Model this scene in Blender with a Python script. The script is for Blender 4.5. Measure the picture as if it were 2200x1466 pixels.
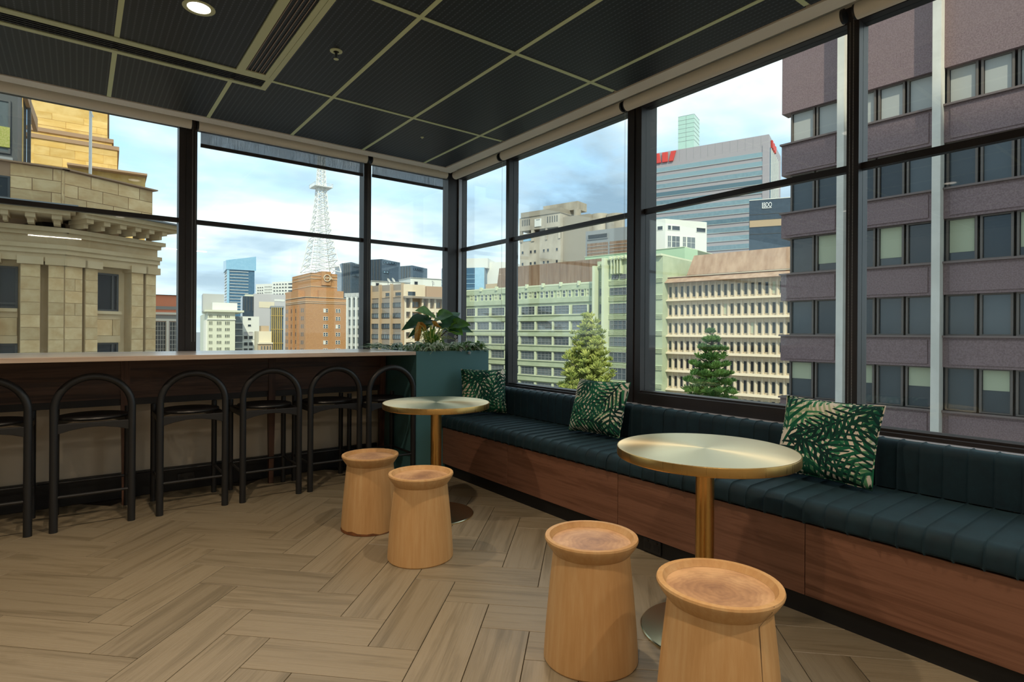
import bpy, bmesh, math, random
import numpy as np
from mathutils import Vector, Matrix

for o in list(bpy.data.objects):
    bpy.data.objects.remove(o)
scene = bpy.context.scene
COL = scene.collection
random.seed(7)
PI = math.pi

# ------------------------------------------------------------------ camera
F_PX, YAW, ROLL = 1219.6, math.radians(37.207), math.radians(0.366)
CX, CY, EYE = 1093.5, 715.7, 1.2
FW = Vector((math.sin(YAW), math.cos(YAW), 0))
RT0 = Vector((math.cos(YAW), -math.sin(YAW), 0))
RT = RT0 * math.cos(ROLL) + Vector((0, 0, 1)) * math.sin(ROLL)
UP = -RT0 * math.sin(ROLL) + Vector((0, 0, 1)) * math.cos(ROLL)
cam_d = bpy.data.cameras.new('camera')
cam = bpy.data.objects.new('camera', cam_d)
COL.objects.link(cam)
cam_d.sensor_width = 36
cam_d.sensor_fit = 'HORIZONTAL'
cam_d.lens = F_PX / 2200 * 36
cam_d.shift_x = (1100 - CX) / 2200
cam_d.shift_y = (CY - 733) / 2200
cam_d.clip_start = 0.05
cam_d.clip_end = 2000
M = Matrix((RT, UP, -FW)).transposed().to_4x4()
M.translation = Vector((0, 0, EYE))
cam.matrix_world = M
scene.camera = cam


def ray(x, y):
    return FW + RT * ((x - CX) / F_PX) - UP * ((y - CY) / F_PX)


# ------------------------------------------------------------------ view, world, sun
vs = scene.view_settings
vs.view_transform = 'Standard'
vs.look = 'None'
vs.gamma = 1
vs.use_curve_mapping = False
vs.exposure = 0.95


def lin(c):
    if isinstance(c, str):
        c = c.lstrip('#')
        c = [int(c[i:i + 2], 16) / 255 for i in (0, 2, 4)]
    return tuple(((v / 12.92) if v <= 0.04045 else ((v + 0.055) / 1.055) ** 2.4) for v in c) + (1,)


class NT:
    """small node-graph helper"""
    def __init__(self, tree):
        self.t = tree
        self.n = tree.nodes
        self.l = tree.links

    def new(self, typ, ins=None, **props):
        nd = self.n.new(typ)
        for k, v in props.items():
            setattr(nd, k, v)
        for k, v in (ins or {}).items():
            self.set(nd, k, v)
        return nd

    def set(self, nd, k, v):
        s = nd.inputs[k]
        if isinstance(v, bpy.types.NodeSocket):
            self.l.new(v, s)
        elif isinstance(v, bpy.types.Node):
            self.l.new(v.outputs[0], s)
        else:
            s.default_value = v

    def math(self, op, a, b=None, c=None, clamp=False):
        nd = self.n.new('ShaderNodeMath')
        nd.operation = op
        nd.use_clamp = clamp
        for i, v in enumerate((a, b, c)):
            if v is not None:
                self.set(nd, i, v)
        return nd.outputs[0]

    def vmath(self, op, a, b=None):
        nd = self.n.new('ShaderNodeVectorMath')
        nd.operation = op
        self.set(nd, 0, a)
        if b is not None:
            self.set(nd, 1, b)
        return nd.outputs[0]

    def mix(self, fac, a, b, blend='MIX'):
        nd = self.n.new('ShaderNodeMix')
        nd.data_type = 'RGBA'
        nd.blend_type = blend
        self.set(nd, 0, fac)
        self.set(nd, 6, a)
        self.set(nd, 7, b)
        return nd.outputs[2]

    def ramp(self, fac, stops):
        nd = self.n.new('ShaderNodeValToRGB')
        e = nd.color_ramp.elements
        while len(e) < len(stops):
            e.new(0.5)
        for i, (p, c) in enumerate(stops):
            e[i].position = p
            e[i].color = c if len(c) == 4 else tuple(c) + (1,)
        self.set(nd, 0, fac)
        return nd.outputs[0]

    def noise(self, vec, scale, detail=4, rough=0.5, dist=0.0):
        nd = self.new('ShaderNodeTexNoise', {'Scale': scale, 'Detail': detail, 'Roughness': rough, 'Distortion': dist})
        if vec is not None:
            self.set(nd, 'Vector', vec)
        return nd.outputs[0]

    def mapping(self, vec, scale=(1, 1, 1), loc=(0, 0, 0), rot=(0, 0, 0)):
        nd = self.new('ShaderNodeMapping', {'Scale': scale, 'Location': loc, 'Rotation': rot})
        self.set(nd, 'Vector', vec)
        return nd.outputs[0]


def make_world():
    w = bpy.data.worlds.new('sky')
    scene.world = w
    w.use_nodes = True
    t = NT(w.node_tree)
    t.n.clear()
    d = t.new('ShaderNodeTexCoord').outputs['Generated']
    sep = t.new('ShaderNodeSeparateXYZ', {0: d})
    z = t.math('MAXIMUM', sep.outputs[2], 0.0)
    den = t.math('ADD', z, 0.16)
    u = t.math('DIVIDE', sep.outputs[0], den)
    v = t.math('DIVIDE', sep.outputs[1], den)
    p = t.new('ShaderNodeCombineXYZ', {0: u, 1: v, 2: 0.0}).outputs[0]
    n1 = t.noise(t.mapping(p, (0.55, 0.8, 1), (4.9, 2.6, 0)), 1.3, 7, 0.58, 0.3)
    n2 = t.noise(t.mapping(p, (0.5, 0.5, 1), (7.1, 3.3, 0)), 1.1, 5, 0.55)
    n3 = t.noise(t.mapping(d, (3, 3, 9), (1.1, 4.2, 0)), 1.6, 6, 0.6)
    blue = t.ramp(z, [(0.0, lin('#cfdfee')), (0.25, lin('#a9cbec')), (0.6, lin('#7fb0e4'))])
    cloud = t.ramp(n2, [(0.37, lin('#8397ac')), (0.46, lin('#afbdcc')), (0.54, lin('#dfe2e6')), (0.66, lin('#ece9e4'))])
    cover = t.ramp(t.math('ADD', t.math('MULTIPLY', n1, 0.75), t.math('MULTIPLY', n3, 0.25)),
                   [(0.34, (0, 0, 0)), (0.49, (1, 1, 1))])
    hz = t.ramp(z, [(0.0, (1, 1, 1)), (0.13, (0, 0, 0))])
    col = t.mix(cover, blue, cloud)
    col = t.mix(t.math('MULTIPLY', hz, 0.55), col, lin('#dbe3ea'))
    # below the horizon: plain haze colour
    below = t.math('LESS_THAN', sep.outputs[2], -0.002)
    col = t.mix(below, col, lin('#8f9499'))
    bg = t.new('ShaderNodeBackground', {'Color': col, 'Strength': SKY})
    out = t.new('ShaderNodeOutputWorld', {0: bg})


SKY = 1.02
SUN = 2.0
make_world()
sun_d = bpy.data.lights.new('sun', 'SUN')
sun_d.energy = SUN
sun_d.angle = math.radians(0.8)
sun_d.color = lin('#fff0d8')[:3]
sun = bpy.data.objects.new('sun', sun_d)
COL.objects.link(sun)
SUN_FROM = Vector((-0.50, -0.87, 0.84)).normalized()
sun.rotation_euler = SUN_FROM.to_track_quat('Z', 'Y').to_euler()
sun.location = (-20, -40, 80)
BATTEN_W = 9.0    # watts of each linear ceiling light
DOWN_W = 48.0      # watts of each ceiling downlight


# ------------------------------------------------------------------ materials
MATS = {}


def pmat(name, color='#808080', rough=0.5, metal=0.0, spec=0.5, **kw):
    """plain principled material; returns (material, NT, principled node)"""
    m = bpy.data.materials.new(name)
    m.use_nodes = True
    t = NT(m.node_tree)
    b = t.n['Principled BSDF']
    c = lin(color) if isinstance(color, str) else color
    b.inputs['Base Color'].default_value = c
    b.inputs['Roughness'].default_value = rough
    b.inputs['Metallic'].default_value = metal
    b.inputs['Specular IOR Level'].default_value = spec
    for k, v in kw.items():
        b.inputs[k.replace('_', ' ')].default_value = v
    MATS[name] = m
    return m, t, b


def nmat(name, c1, c2, scale=8, rough=0.6, stretch=(1, 1, 1), detail=4, bump=0.0, bscale=None, metal=0.0, spec=0.5, rnd=0.0, coord='Object', lo=0.35, hi=0.65):
    """two-tone noise material with optional bump and per-object tint"""
    m, t, b = pmat(name, c1, rough, metal, spec)
    tc = t.new('ShaderNodeTexCoord').outputs[coord]
    oi = t.new('ShaderNodeObjectInfo').outputs['Random']
    off = t.new('ShaderNodeCombineXYZ', {0: t.math('MULTIPLY', oi, 37.0), 1: t.math('MULTIPLY', oi, 91.0), 2: t.math('MULTIPLY', oi, 53.0)}).outputs[0]
    vec = t.mapping(tc, stretch)
    vec = t.vmath('ADD', vec, off)
    n = t.noise(vec, scale, detail, 0.6)
    col = t.ramp(n, [(lo, lin(c1)), (hi, lin(c2))])
    if rnd:
        v = t.math('ADD', t.math('MULTIPLY', oi, 2 * rnd), 1 - rnd)
        col = t.mix(1.0, col, t.new('ShaderNodeCombineColor', {0: v, 1: v, 2: v}).outputs[0], 'MULTIPLY')
    t.set(b, 'Base Color', col)
    if bump:
        nb = t.noise(vec, bscale or scale * 3, 5, 0.6)
        bp = t.new('ShaderNodeBump', {'Strength': bump, 'Distance': 0.02, 'Height': nb})
        t.set(b, 'Normal', bp)
    return m


def wood(name, dark, mid, light, along='x', scale=1.0, rough=0.45, rnd=0.12, bump=0.06, spec=0.4, rings=2.2):
    """long-grain timber: stretched noise + wavy figure"""
    m, t, b = pmat(name, mid, rough, 0, spec)
    tc = t.new('ShaderNodeTexCoord').outputs['Object']
    oi = t.new('ShaderNodeObjectInfo').outputs['Random']
    st = {'x': (0.55, 9, 9), 'y': (9, 0.55, 9), 'z': (9, 9, 0.55)}[along]
    off = t.new('ShaderNodeCombineXYZ', {0: t.math('MULTIPLY', oi, 37.0), 1: t.math('MULTIPLY', oi, 91.0), 2: t.math('MULTIPLY', oi, 53.0)}).outputs[0]
    v = t.vmath('ADD', t.mapping(tc, [s * scale for s in st]), off)
    n1 = t.noise(v, 1.3, 8, 0.65, 0.6)
    v2 = t.vmath('ADD', t.mapping(tc, [s * scale * (1.0 if s < 1 else 5) for s in st]), off)
    n2 = t.noise(v2, 2.2, 3, 0.6)
    wv = t.math('SINE', t.math('MULTIPLY', n1, rings * 12))
    g = t.math('ADD', t.math('MULTIPLY', t.math('ADD', t.math('MULTIPLY', wv, 0.5), 0.5), 0.35), t.math('MULTIPLY', t.math('ADD', t.math('MULTIPLY', n1, 0.55), t.math('MULTIPLY', n2, 0.45)), 0.75))
    col = t.ramp(g, [(0.30, lin(dark)), (0.55, lin(mid)), (0.80, lin(light))])
    v3 = t.math('ADD', t.math('MULTIPLY', oi, 2 * rnd), 1 - rnd)
    col = t.mix(1.0, col, t.new('ShaderNodeCombineColor', {0: v3, 1: v3, 2: v3}).outputs[0], 'MULTIPLY')
    t.set(b, 'Base Color', col)
    t.set(b, 'Normal', t.new('ShaderNodeBump', {'Strength': bump, 'Distance': 0.01, 'Height': n2}))
    return m


def glass_mat(name, tint='#f4fbfa', refl=1.0):
    m = bpy.data.materials.new(name)
    m.use_nodes = True
    t = NT(m.node_tree)
    t.n.clear()
    tr = t.new('ShaderNodeBsdfTransparent', {0: lin(tint)})
    gl = t.new('ShaderNodeBsdfGlossy', {0: (1, 1, 1, 1), 'Roughness': 0.015})
    bf = t.new('ShaderNodeNewGeometry').outputs['Backfacing']
    fr = t.new('ShaderNodeFresnel', {'IOR': t.math('ADD', 1.45, t.math('MULTIPLY', bf, 1 / 1.45 - 1.45))})
    mx = t.new('ShaderNodeMixShader', {0: t.math('MULTIPLY', fr.outputs[0], refl), 1: tr, 2: gl})
    t.new('ShaderNodeOutputMaterial', {0: mx})
    MATS[name] = m
    return m


# ------------------------------------------------------------------ mesh builder
class MB:
    def __init__(self):
        self.v = []
        self.f = []
        self.m = []
        self.cur = 0

    def mat(self, i):
        self.cur = i
        return self

    def add(self, vs_, fs):
        b = len(self.v)
        self.v += [tuple(p) for p in vs_]
        for f in fs:
            self.f.append(tuple(b + i for i in f))
            self.m.append(self.cur)
        return self

    def box(self, x0, x1, y0, y1, z0, z1):
        p = [(x0, y0, z0), (x1, y0, z0), (x1, y1, z0), (x0, y1, z0), (x0, y0, z1), (x1, y0, z1), (x1, y1, z1), (x0, y1, z1)]
        return self.add(p, [(3, 2, 1, 0), (4, 5, 6, 7), (0, 1, 5, 4), (1, 2, 6, 5), (2, 3, 7, 6), (3, 0, 4, 7)])

    def hexa(self, p):
        """8 corners, same order as box"""
        return self.add(p, [(3, 2, 1, 0), (4, 5, 6, 7), (0, 1, 5, 4), (1, 2, 6, 5), (2, 3, 7, 6), (3, 0, 4, 7)])

    def prism(self, poly, axis, a, b):
        """polygon in the two other axes (cyclic order), extruded along axis a..b"""
        def mk(p, h):
            return {'x': (h, p[0], p[1]), 'y': (p[0], h, p[1]), 'z': (p[0], p[1], h)}[axis]
        n = len(poly)
        pts = [mk(p, a) for p in poly] + [mk(p, b) for p in poly]
        fs = [tuple(range(n - 1, -1, -1)), tuple(range(n, 2 * n))]
        fs += [(i, (i + 1) % n, n + (i + 1) % n, n + i) for i in range(n)]
        return self.add(pts, fs)

    def tube(self, pts, r, n=10, caps=True, r_end=None):
        pts = [Vector(p) for p in pts]
        k = len(pts)
        rings = []
        t0 = (pts[1] - pts[0]).normalized()
        ref = Vector((0, 0, 1)) if abs(t0.z) < 0.9 else Vector((1, 0, 0))
        u = t0.cross(ref).normalized()
        for i, p in enumerate(pts):
            if i == 0:
                tg = pts[1] - pts[0]
            elif i == k - 1:
                tg = pts[-1] - pts[-2]
            else:
                tg = (pts[i + 1] - pts[i]).normalized() + (pts[i] - pts[i - 1]).normalized()
            tg.normalize()
            u = (u - tg * u.dot(tg)).normalized()
            w = tg.cross(u)
            rr = r if r_end is None else r + (r_end - r) * i / (k - 1)
            rings.append([p + (u * math.cos(2 * PI * j / n) + w * math.sin(2 * PI * j / n)) * rr for j in range(n)])
        vs_ = [q for rg in rings for q in rg]
        fs = []
        for i in range(k - 1):
            for j in range(n):
                a, b = i * n + j, i * n + (j + 1) % n
                fs.append((a, b, b + n, a + n))
        if caps:
            fs.append(tuple(range(n - 1, -1, -1)))
            fs.append(tuple(range((k - 1) * n, k * n)))
        return self.add(vs_, fs)

    def lathe(self, prof, n=32, c=(0, 0), ex=1.0, wob=None):
        """profile of (r, z); r = 0 ends close to a point"""
        base = len(self.v)
        rings = []
        for (r, z) in prof:
            if r <= 1e-6:
                rings.append([len(self.v)])
                self.v.append((c[0], c[1], z))
            else:
                ids = []
                for j in range(n):
                    a = 2 * PI * j / n
                    k = 1 + (wob(a, z) if wob else 0)
                    ids.append(len(self.v))
                    self.v.append((c[0] + r * k * math.cos(a) * ex, c[1] + r * k * math.sin(a), z))
                rings.append(ids)
        for A, B in zip(rings, rings[1:]):
            if len(A) == 1 and len(B) == 1:
                continue
            for j in range(n):
                j2 = (j + 1) % n
                if len(A) == 1:
                    f = (A[0], B[j2], B[j])
                elif len(B) == 1:
                    f = (A[j], A[j2], B[0])
                else:
                    f = (A[j], A[j2], B[j2], B[j])
                self.f.append(f)
                self.m.append(self.cur)
        return self

    def grid(self, P):
        """P[i][j] points"""
        ni, nj = len(P), len(P[0])
        vs_ = [q for row in P for q in row]
        fs = [(i * nj + j, i * nj + j + 1, (i + 1) * nj + j + 1, (i + 1) * nj + j) for i in range(ni - 1) for j in range(nj - 1)]
        return self.add(vs_, fs)

    def mesh(self, name, mats, bevel=0.0, seg=2, smooth=None, origin=None):
        me = bpy.data.meshes.new(name)
        vs_ = self.v
        if origin is not None:
            vs_ = [(a - origin[0], b - origin[1], c - origin[2]) for a, b, c in vs_]
        me.from_pydata(vs_, [], self.f)
        if not isinstance(mats, (list, tuple)):
            mats = [mats]
        for mm in mats:
            me.materials.append(MATS[mm] if isinstance(mm, str) else mm)
        if len(mats) > 1:
            me.polygons.foreach_set('material_index', self.m)
        bm = bmesh.new()
        bm.from_mesh(me)
        bmesh.ops.recalc_face_normals(bm, faces=bm.faces)
        if bevel:
            es = [e for e in bm.edges if len(e.link_faces) == 2 and e.calc_face_angle(0) > 0.5]
            bmesh.ops.bevel(bm, geom=es, offset=bevel, segments=seg, profile=0.5, affect='EDGES', clamp_overlap=True)
        bm.to_mesh(me)
        bm.free()
        if smooth is not None:
            me.shade_smooth()
            me.set_sharp_from_angle(angle=math.radians(smooth))
        me.update()
        return me

    def build(self, name, mats, parent=None, bevel=0.0, seg=2, smooth=None):
        """coordinates are world for top-level/unrotated things (shifted by the parent's origin), else local"""
        org = ORG.get(parent.name) if parent is not None else None
        me = self.mesh(name, mats, bevel, seg, smooth, org)
        o = bpy.data.objects.new(name, me)
        COL.objects.link(o)
        if parent is not None:
            o.parent = parent
            if org is not None:
                ORG[o.name] = org
        return o


ORG = {}


def thing(name, label, cat, loc=(0, 0, 0), group=None, rotz=0.0, local=False, kind=None):
    o = bpy.data.objects.new(name, None)
    o.empty_display_size = 0.1
    COL.objects.link(o)
    o.location = loc
    o.rotation_euler = (0, 0, rotz)
    tag(o, label, cat, group, kind)
    if not local:
        ORG[o.name] = tuple(loc)
    return o


def tag(o, label=None, cat=None, group=None, kind=None):
    if label:
        o['label'] = label
    if cat:
        o['category'] = cat
    if group:
        o['group'] = group
    if kind:
        o['kind'] = kind
    return o


def struct(o, label=None):
    o['kind'] = 'structure'
    if label:
        o['label'] = label
        o['category'] = label.split('|')[0] if '|' in label else None or 'room part'
    return o


def st(name, label, cat, loc=(0, 0, 0), rotz=0.0):
    return thing(name, label, cat, loc, kind='structure', rotz=rotz)


def inst(me, name, parent, loc, rot=(0, 0, 0), scale=(1, 1, 1)):
    o = bpy.data.objects.new(name, me)
    COL.objects.link(o)
    o.parent = parent
    org = ORG.get(parent.name)
    if org is not None:
        loc = (loc[0] - org[0], loc[1] - org[1], loc[2] - org[2])
    o.location = loc
    o.rotation_euler = rot
    o.scale = scale
    return o


def dup(root, loc, rotz=None, label=None):
    r = root.copy()
    COL.objects.link(r)
    r.location = loc
    if rotz is not None:
        r.rotation_euler = (0, 0, rotz)
    if label:
        r['label'] = label
    for ch in root.children:
        c = ch.copy()
        COL.objects.link(c)
        c.parent = r
        for g in ch.children:
            d = g.copy()
            COL.objects.link(d)
            d.parent = c
    return r


def text_mesh(s, size, extrude, name, material):
    cu = bpy.data.curves.new(name, 'FONT')
    cu.body = s
    cu.size = size
    cu.extrude = extrude
    cu.align_x = 'LEFT'
    ob = bpy.data.objects.new(name, cu)
    COL.objects.link(ob)
    dg = bpy.context.evaluated_depsgraph_get()
    me = bpy.data.meshes.new_from_object(ob.evaluated_get(dg))
    bpy.data.objects.remove(ob)
    bpy.data.curves.remove(cu)
    me.name = name
    me.materials.clear()
    me.materials.append(MATS[material])
    return me


# ================================================================== interior materials
wood('oak_plank', '#6f6552', '#7c715d', '#877c68', 'x', 1.6, 0.36, 0.07, 0.14, 0.4, 1.2)
wood('walnut', '#5f3f30', '#74503f', '#855e4c', 'x', 1.3, 0.38, 0.05, 0.04, 0.4, 1.4)
wood('walnut_dark', '#38271f', '#4f382d', '#5e4437', 'x', 0.8, 0.45, 0.04, 0.04, 0.35)
wood('walnut_leg', '#3f2a21', '#573c30', '#65483a', 'z', 0.8, 0.45, 0.04, 0.04, 0.35)
wood('counter_wood', '#bba593', '#cdb9a8', '#d8c6b6', 'x', 0.7, 0.22, 0.03, 0.02, 0.5)
wood('log_wood', '#a87e4e', '#be9564', '#cfae80', 'z', 0.6, 0.5, 0.05, 0.05, 0.3, 0.5)
pmat('black_metal', '#1d1e20', 0.42, 0.0, 0.5)
pmat('black_board', '#101114', 0.55)
pmat('black_rail', '#26211e', 0.6)
pmat('planter_teal', '#4a767b', 0.5, 0, 0.4)
nmat('frame_bronze', '#221c1c', '#2b2423', 5, 0.42, spec=0.5)
pmat('cream_paint', '#eae2d4', 0.6)
pmat('blind_tube', '#e6dece', 0.7)
pmat('beige_wall', '#d2c7b4', 0.8)
pmat('white_wall', '#d9d4ca', 0.8)
pmat('sill_grey', '#a9adb8', 0.35)
pmat('khaki_bar', '#d5dfb0', 0.5)
pmat('khaki_plate', '#d0d8ae', 0.5)
pmat('louvre_beige', '#a8978a', 0.5)
pmat('dark_void', '#050506', 0.9)
pmat('white_plastic', '#e6e6e2', 0.4)
pmat('chrome', '#c9c9c2', 0.2, 1.0)
pmat('chain_steel', '#b9afa5', 0.35, 0.6)
pmat('soil', '#2b221a', 0.95)
pmat('subfloor', '#2a241d', 0.9)
glass_mat('window_glass', '#f2f9f7', 0.85)


def make_brass():
    m, t, b = pmat('brass', '#d2a764', 0.28, 1.0)
    tc = t.new('ShaderNodeTexCoord').outputs['Object']
    n = t.noise(t.mapping(tc, (60, 60, 2)), 2, 3)
    t.set(b, 'Roughness', t.math('ADD', t.math('MULTIPLY', n, 0.2), 0.2))
    m, t, b = pmat('brass_spun', '#f6e6bd', 0.34, 1.0)
    b.inputs['Anisotropic'].default_value = 0.8
    tg = t.new('ShaderNodeTangent', direction_type='RADIAL', axis='Z')
    t.set(b, 'Tangent', tg)
    m, t, b = pmat('brass_plate', '#d8cba4', 0.2, 1.0)


make_brass()


def make_velvet():
    m, t, b = pmat('teal_velvet', '#16323c', 0.75, 0, 0.3)
    tc = t.new('ShaderNodeTexCoord').outputs['Object']
    n = t.noise(tc, 9, 5, 0.7)
    t.set(b, 'Base Color', t.ramp(n, [(0.3, lin('#0f212a')), (0.7, lin('#152f39'))]))
    b.inputs['Sheen Weight'].default_value = 0.35
    b.inputs['Sheen Roughness'].default_value = 0.35
    b.inputs['Sheen Tint'].default_value = lin('#7fb0bd')
    n2 = t.noise(tc, 700, 2)
    t.set(b, 'Normal', t.new('ShaderNodeBump', {'Strength': 0.12, 'Distance': 0.002, 'Height': n2}))


make_velvet()


def make_panel():
    """black perforated metal: rows of little slots"""
    m, t, b = pmat('perforated_black', '#101114', 0.5)
    tc = t.new('ShaderNodeTexCoord').outputs['Object']
    s = t.new('ShaderNodeSeparateXYZ', {0: tc})
    sx = t.math('SINE', t.math('MULTIPLY', s.outputs[0], 2 * PI / 0.030))
    sy = t.math('SINE', t.math('MULTIPLY', s.outputs[1], 2 * PI / 0.022))
    dots = t.math('MULTIPLY', t.math('GREATER_THAN', sx, 0.72), t.math('ADD', t.math('MULTIPLY', t.math('GREATER_THAN', sy, 0.2), 0.75), 0.25))
    t.set(b, 'Base Color', t.mix(dots, lin('#0c0d10'), lin('#44484c')))


make_panel()


def make_log_top():
    m, t, b = pmat('log_end_grain', '#c9a57d', 0.45)
    tc = t.new('ShaderNodeTexCoord').outputs['Object']
    oi = t.new('ShaderNodeObjectInfo').outputs['Random']
    s = t.new('ShaderNodeSeparateXYZ', {0: tc})
    ox = t.math('ADD', s.outputs[0], t.math('MULTIPLY', t.math('SUBTRACT', oi, 0.5), 0.06))
    oy = t.math('ADD', s.outputs[1], 0.02)
    r = t.math('SQRT', t.math('ADD', t.math('MULTIPLY', ox, ox), t.math('MULTIPLY', oy, oy)))
    off = t.new('ShaderNodeCombineXYZ', {0: t.math('MULTIPLY', oi, 37.0), 1: t.math('MULTIPLY', oi, 19.0), 2: 0.0}).outputs[0]
    vec = t.vmath('ADD', tc, off)
    n = t.noise(vec, 9, 5, 0.6)
    w = t.math('SINE', t.math('ADD', t.math('MULTIPLY', r, 330.0), t.math('MULTIPLY', n, 34.0)))
    g = t.math('ADD', t.math('MULTIPLY', w, 0.028), t.math('ADD', t.math('MULTIPLY', n, 0.75), t.math('MULTIPLY', r, 1.4)))
    t.set(b, 'Base Color', t.ramp(g, [(0.30, lin('#8f6c55')), (0.48, lin('#b18a68')), (0.68, lin('#d2ab82'))]))


make_log_top()


def frond_layer(t, uv, scale, seed, nleaf, half_len, half_w, thin):
    """one layer of printed palm fronds: voronoi cells, each with its own direction"""
    p = t.vmath('ADD', t.vmath('MULTIPLY', uv, (scale, scale, scale)), (seed, seed * 1.7, 0))
    vo = t.new('ShaderNodeTexVoronoi', {'Scale': 1.0, 'Randomness': 0.9}, voronoi_dimensions='2D')
    t.set(vo, 'Vector', p)
    d = t.vmath('SUBTRACT', p, vo.outputs['Position'])
    s = t.new('ShaderNodeSeparateXYZ', {0: d})
    cs = t.new('ShaderNodeSeparateColor', {0: vo.outputs['Color']})
    a = t.math('MULTIPLY', cs.outputs[0], 2 * PI)
    ca, sa = t.math('COSINE', a), t.math('SINE', a)
    X, Y = s.outputs[0], s.outputs[1]
    lx = t.math('ADD', t.math('MULTIPLY', X, ca), t.math('MULTIPLY', Y, sa))
    ly = t.math('SUBTRACT', t.math('MULTIPLY', Y, ca), t.math('MULTIPLY', X, sa))
    ly = t.math('ADD', ly, t.math('MULTIPLY', t.math('MULTIPLY', lx, lx), 0.35))     # curved spine
    ay = t.math('ABSOLUTE', ly)
    q = t.math('DIVIDE', lx, half_len)
    env = t.math('LESS_THAN', ay, t.math('MULTIPLY', t.math('SUBTRACT', 1.0, t.math('MULTIPLY', q, q)), half_w))
    ph = t.math('MULTIPLY', t.math('SUBTRACT', lx, t.math('MULTIPLY', ay, 0.95)), nleaf * 2 * PI)
    taper = t.math('ADD', thin, t.math('MULTIPLY', t.math('DIVIDE', ay, half_w), 0.55))
    leaf = t.math('GREATER_THAN', t.math('SINE', ph), taper)
    spine = t.math('LESS_THAN', ay, 0.018)
    return t.math('MULTIPLY', env, t.math('MAXIMUM', leaf, spine)), cs.outputs[1]


def make_pillow():
    m, t, b = pmat('palm_print', '#d8cfc0', 0.85, 0, 0.2)
    tc = t.new('ShaderNodeTexCoord').outputs['Object']
    oi = t.new('ShaderNodeObjectInfo').outputs['Random']
    base = t.vmath('ADD', tc, t.new('ShaderNodeCombineXYZ', {0: t.math('MULTIPLY', oi, 5.0), 1: t.math('MULTIPLY', oi, 3.0), 2: 0.0}).outputs[0])
    col = lin('#d9cfbf')
    for sc, seed, nl, hl, hw, thin, c1, c2 in (
            (4.8, 3.1, 8, 0.75, 0.36, -0.2, '#7fa07c', '#a9b795'),
            (4.2, 8.4, 7, 0.80, 0.40, -0.1, '#2f7a55', '#5f9168'),
            (3.7, 1.7, 6, 0.85, 0.42, -0.1, '#0f4a3a', '#1c6a4a'),
            (4.3, 5.9, 7, 0.80, 0.34, 0.0, '#0b2a2a', '#12362e'),
            (3.9, 12.6, 7, 0.75, 0.36, 0.05, '#0d2f2c', '#1a5a45')):
        k, r = frond_layer(t, base, sc, seed, nl, hl, hw, thin)
        col = t.mix(k, col, t.mix(r, lin(c1), lin(c2)))
    t.set(b, 'Base Color', col)
    n = t.noise(tc, 300, 2)
    t.set(b, 'Normal', t.new('ShaderNodeBump', {'Strength': 0.1, 'Distance': 0.002, 'Height': n}))


make_pillow()


def make_blind_fabric():
    m = bpy.data.materials.new('sheer_blind')
    m.use_nodes = True
    MATS['sheer_blind'] = m
    t = NT(m.node_tree)
    t.n.clear()
    tc = t.new('ShaderNodeTexCoord').outputs['Object']
    n = t.noise(t.mapping(tc, (220, 220, 6)), 1.0, 3, 0.6)
    tr = t.new('ShaderNodeBsdfTransparent', {0: (1, 1, 1, 1)})
    df = t.new('ShaderNodeBsdfDiffuse', {0: lin('#7d8590')})
    tl = t.new('ShaderNodeBsdfTranslucent', {0: lin('#7b8490')})
    m1 = t.new('ShaderNodeMixShader', {0: 0.55, 1: df, 2: tl})
    m2 = t.new('ShaderNodeMixShader', {0: t.math('ADD', t.math('MULTIPLY', n, 0.5), 0.42, clamp=True), 1: tr, 2: m1})
    t.new('ShaderNodeOutputMaterial', {0: m2})


make_blind_fabric()

# ================================================================== room shell
X_B, Y_A, Z_C = 3.2, 5.1, 2.77            # glass planes and ceiling
RX0, RY0 = -4.2, -3.2                      # far ends of the room behind the camera
XS, YS = 2.78, 4.67                        # inner edge of the pelmets

# floor: dark screed with herringbone planks laid on it
floor = st('floor', 'herringbone floor of wide grey-brown oak planks', 'floor', (0, 0, 0))
MB().box(RX0, 3.3, RY0, 5.2, -0.06, -0.008).build('screed', 'subfloor', floor)
plank_me = MB().box(-0.2985, 0.2985, -0.0985, 0.0985, -0.008, 0.0).mesh('plank', ['oak_plank'], bevel=0.0012, seg=1)
U0, V0, W = -1.2205, 2.0761 - 0.2, 0.2
plank_c = []
for i in range(-30, 31):
    for j in range(-12, 13):
        for kind in (0, 1):
            a, b_ = (-i + 3 * j, i + 3 * j)
            if kind == 0:
                cu_, cv_, rot = a + 1.5, b_ + 0.5, -PI / 4
            else:
                cu_, cv_, rot = a + 3.5, b_ + 1.5, PI / 4
            u = U0 + cu_ * W
            v = V0 + cv_ * W
            x, y = (u + v) / math.sqrt(2), (v - u) / math.sqrt(2)
            if RX0 + 0.3 < x < 2.95 and RY0 + 0.3 < y < 4.99:
                plank_c.append((x * x + y * y * 0.5 if (x * FW.x + y * FW.y) > 0.3 else 99, x, y, rot))
plank_c.sort()
rest = MB()
for k, (_, x, y, rot) in enumerate(plank_c):
    if k < 300:
        inst(plank_me, 'plank', floor, (x, y, 0), (0, 0, rot + (PI if random.random() < 0.5 else 0)))
    else:
        c, s = math.cos(rot), math.sin(rot)
        q = [(x + c * a - s * b_, y + s * a + c * b_) for a, b_ in ((-.2988, -.0988), (.2988, -.0988), (.2988, .0988), (-.2988, .0988))]
        rest.hexa([(p[0], p[1], -0.008) for p in q] + [(p[0], p[1], 0.0) for p in q])
tag(rest.build('remaining_planks', 'oak_plank', floor), kind='stuff')

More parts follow.
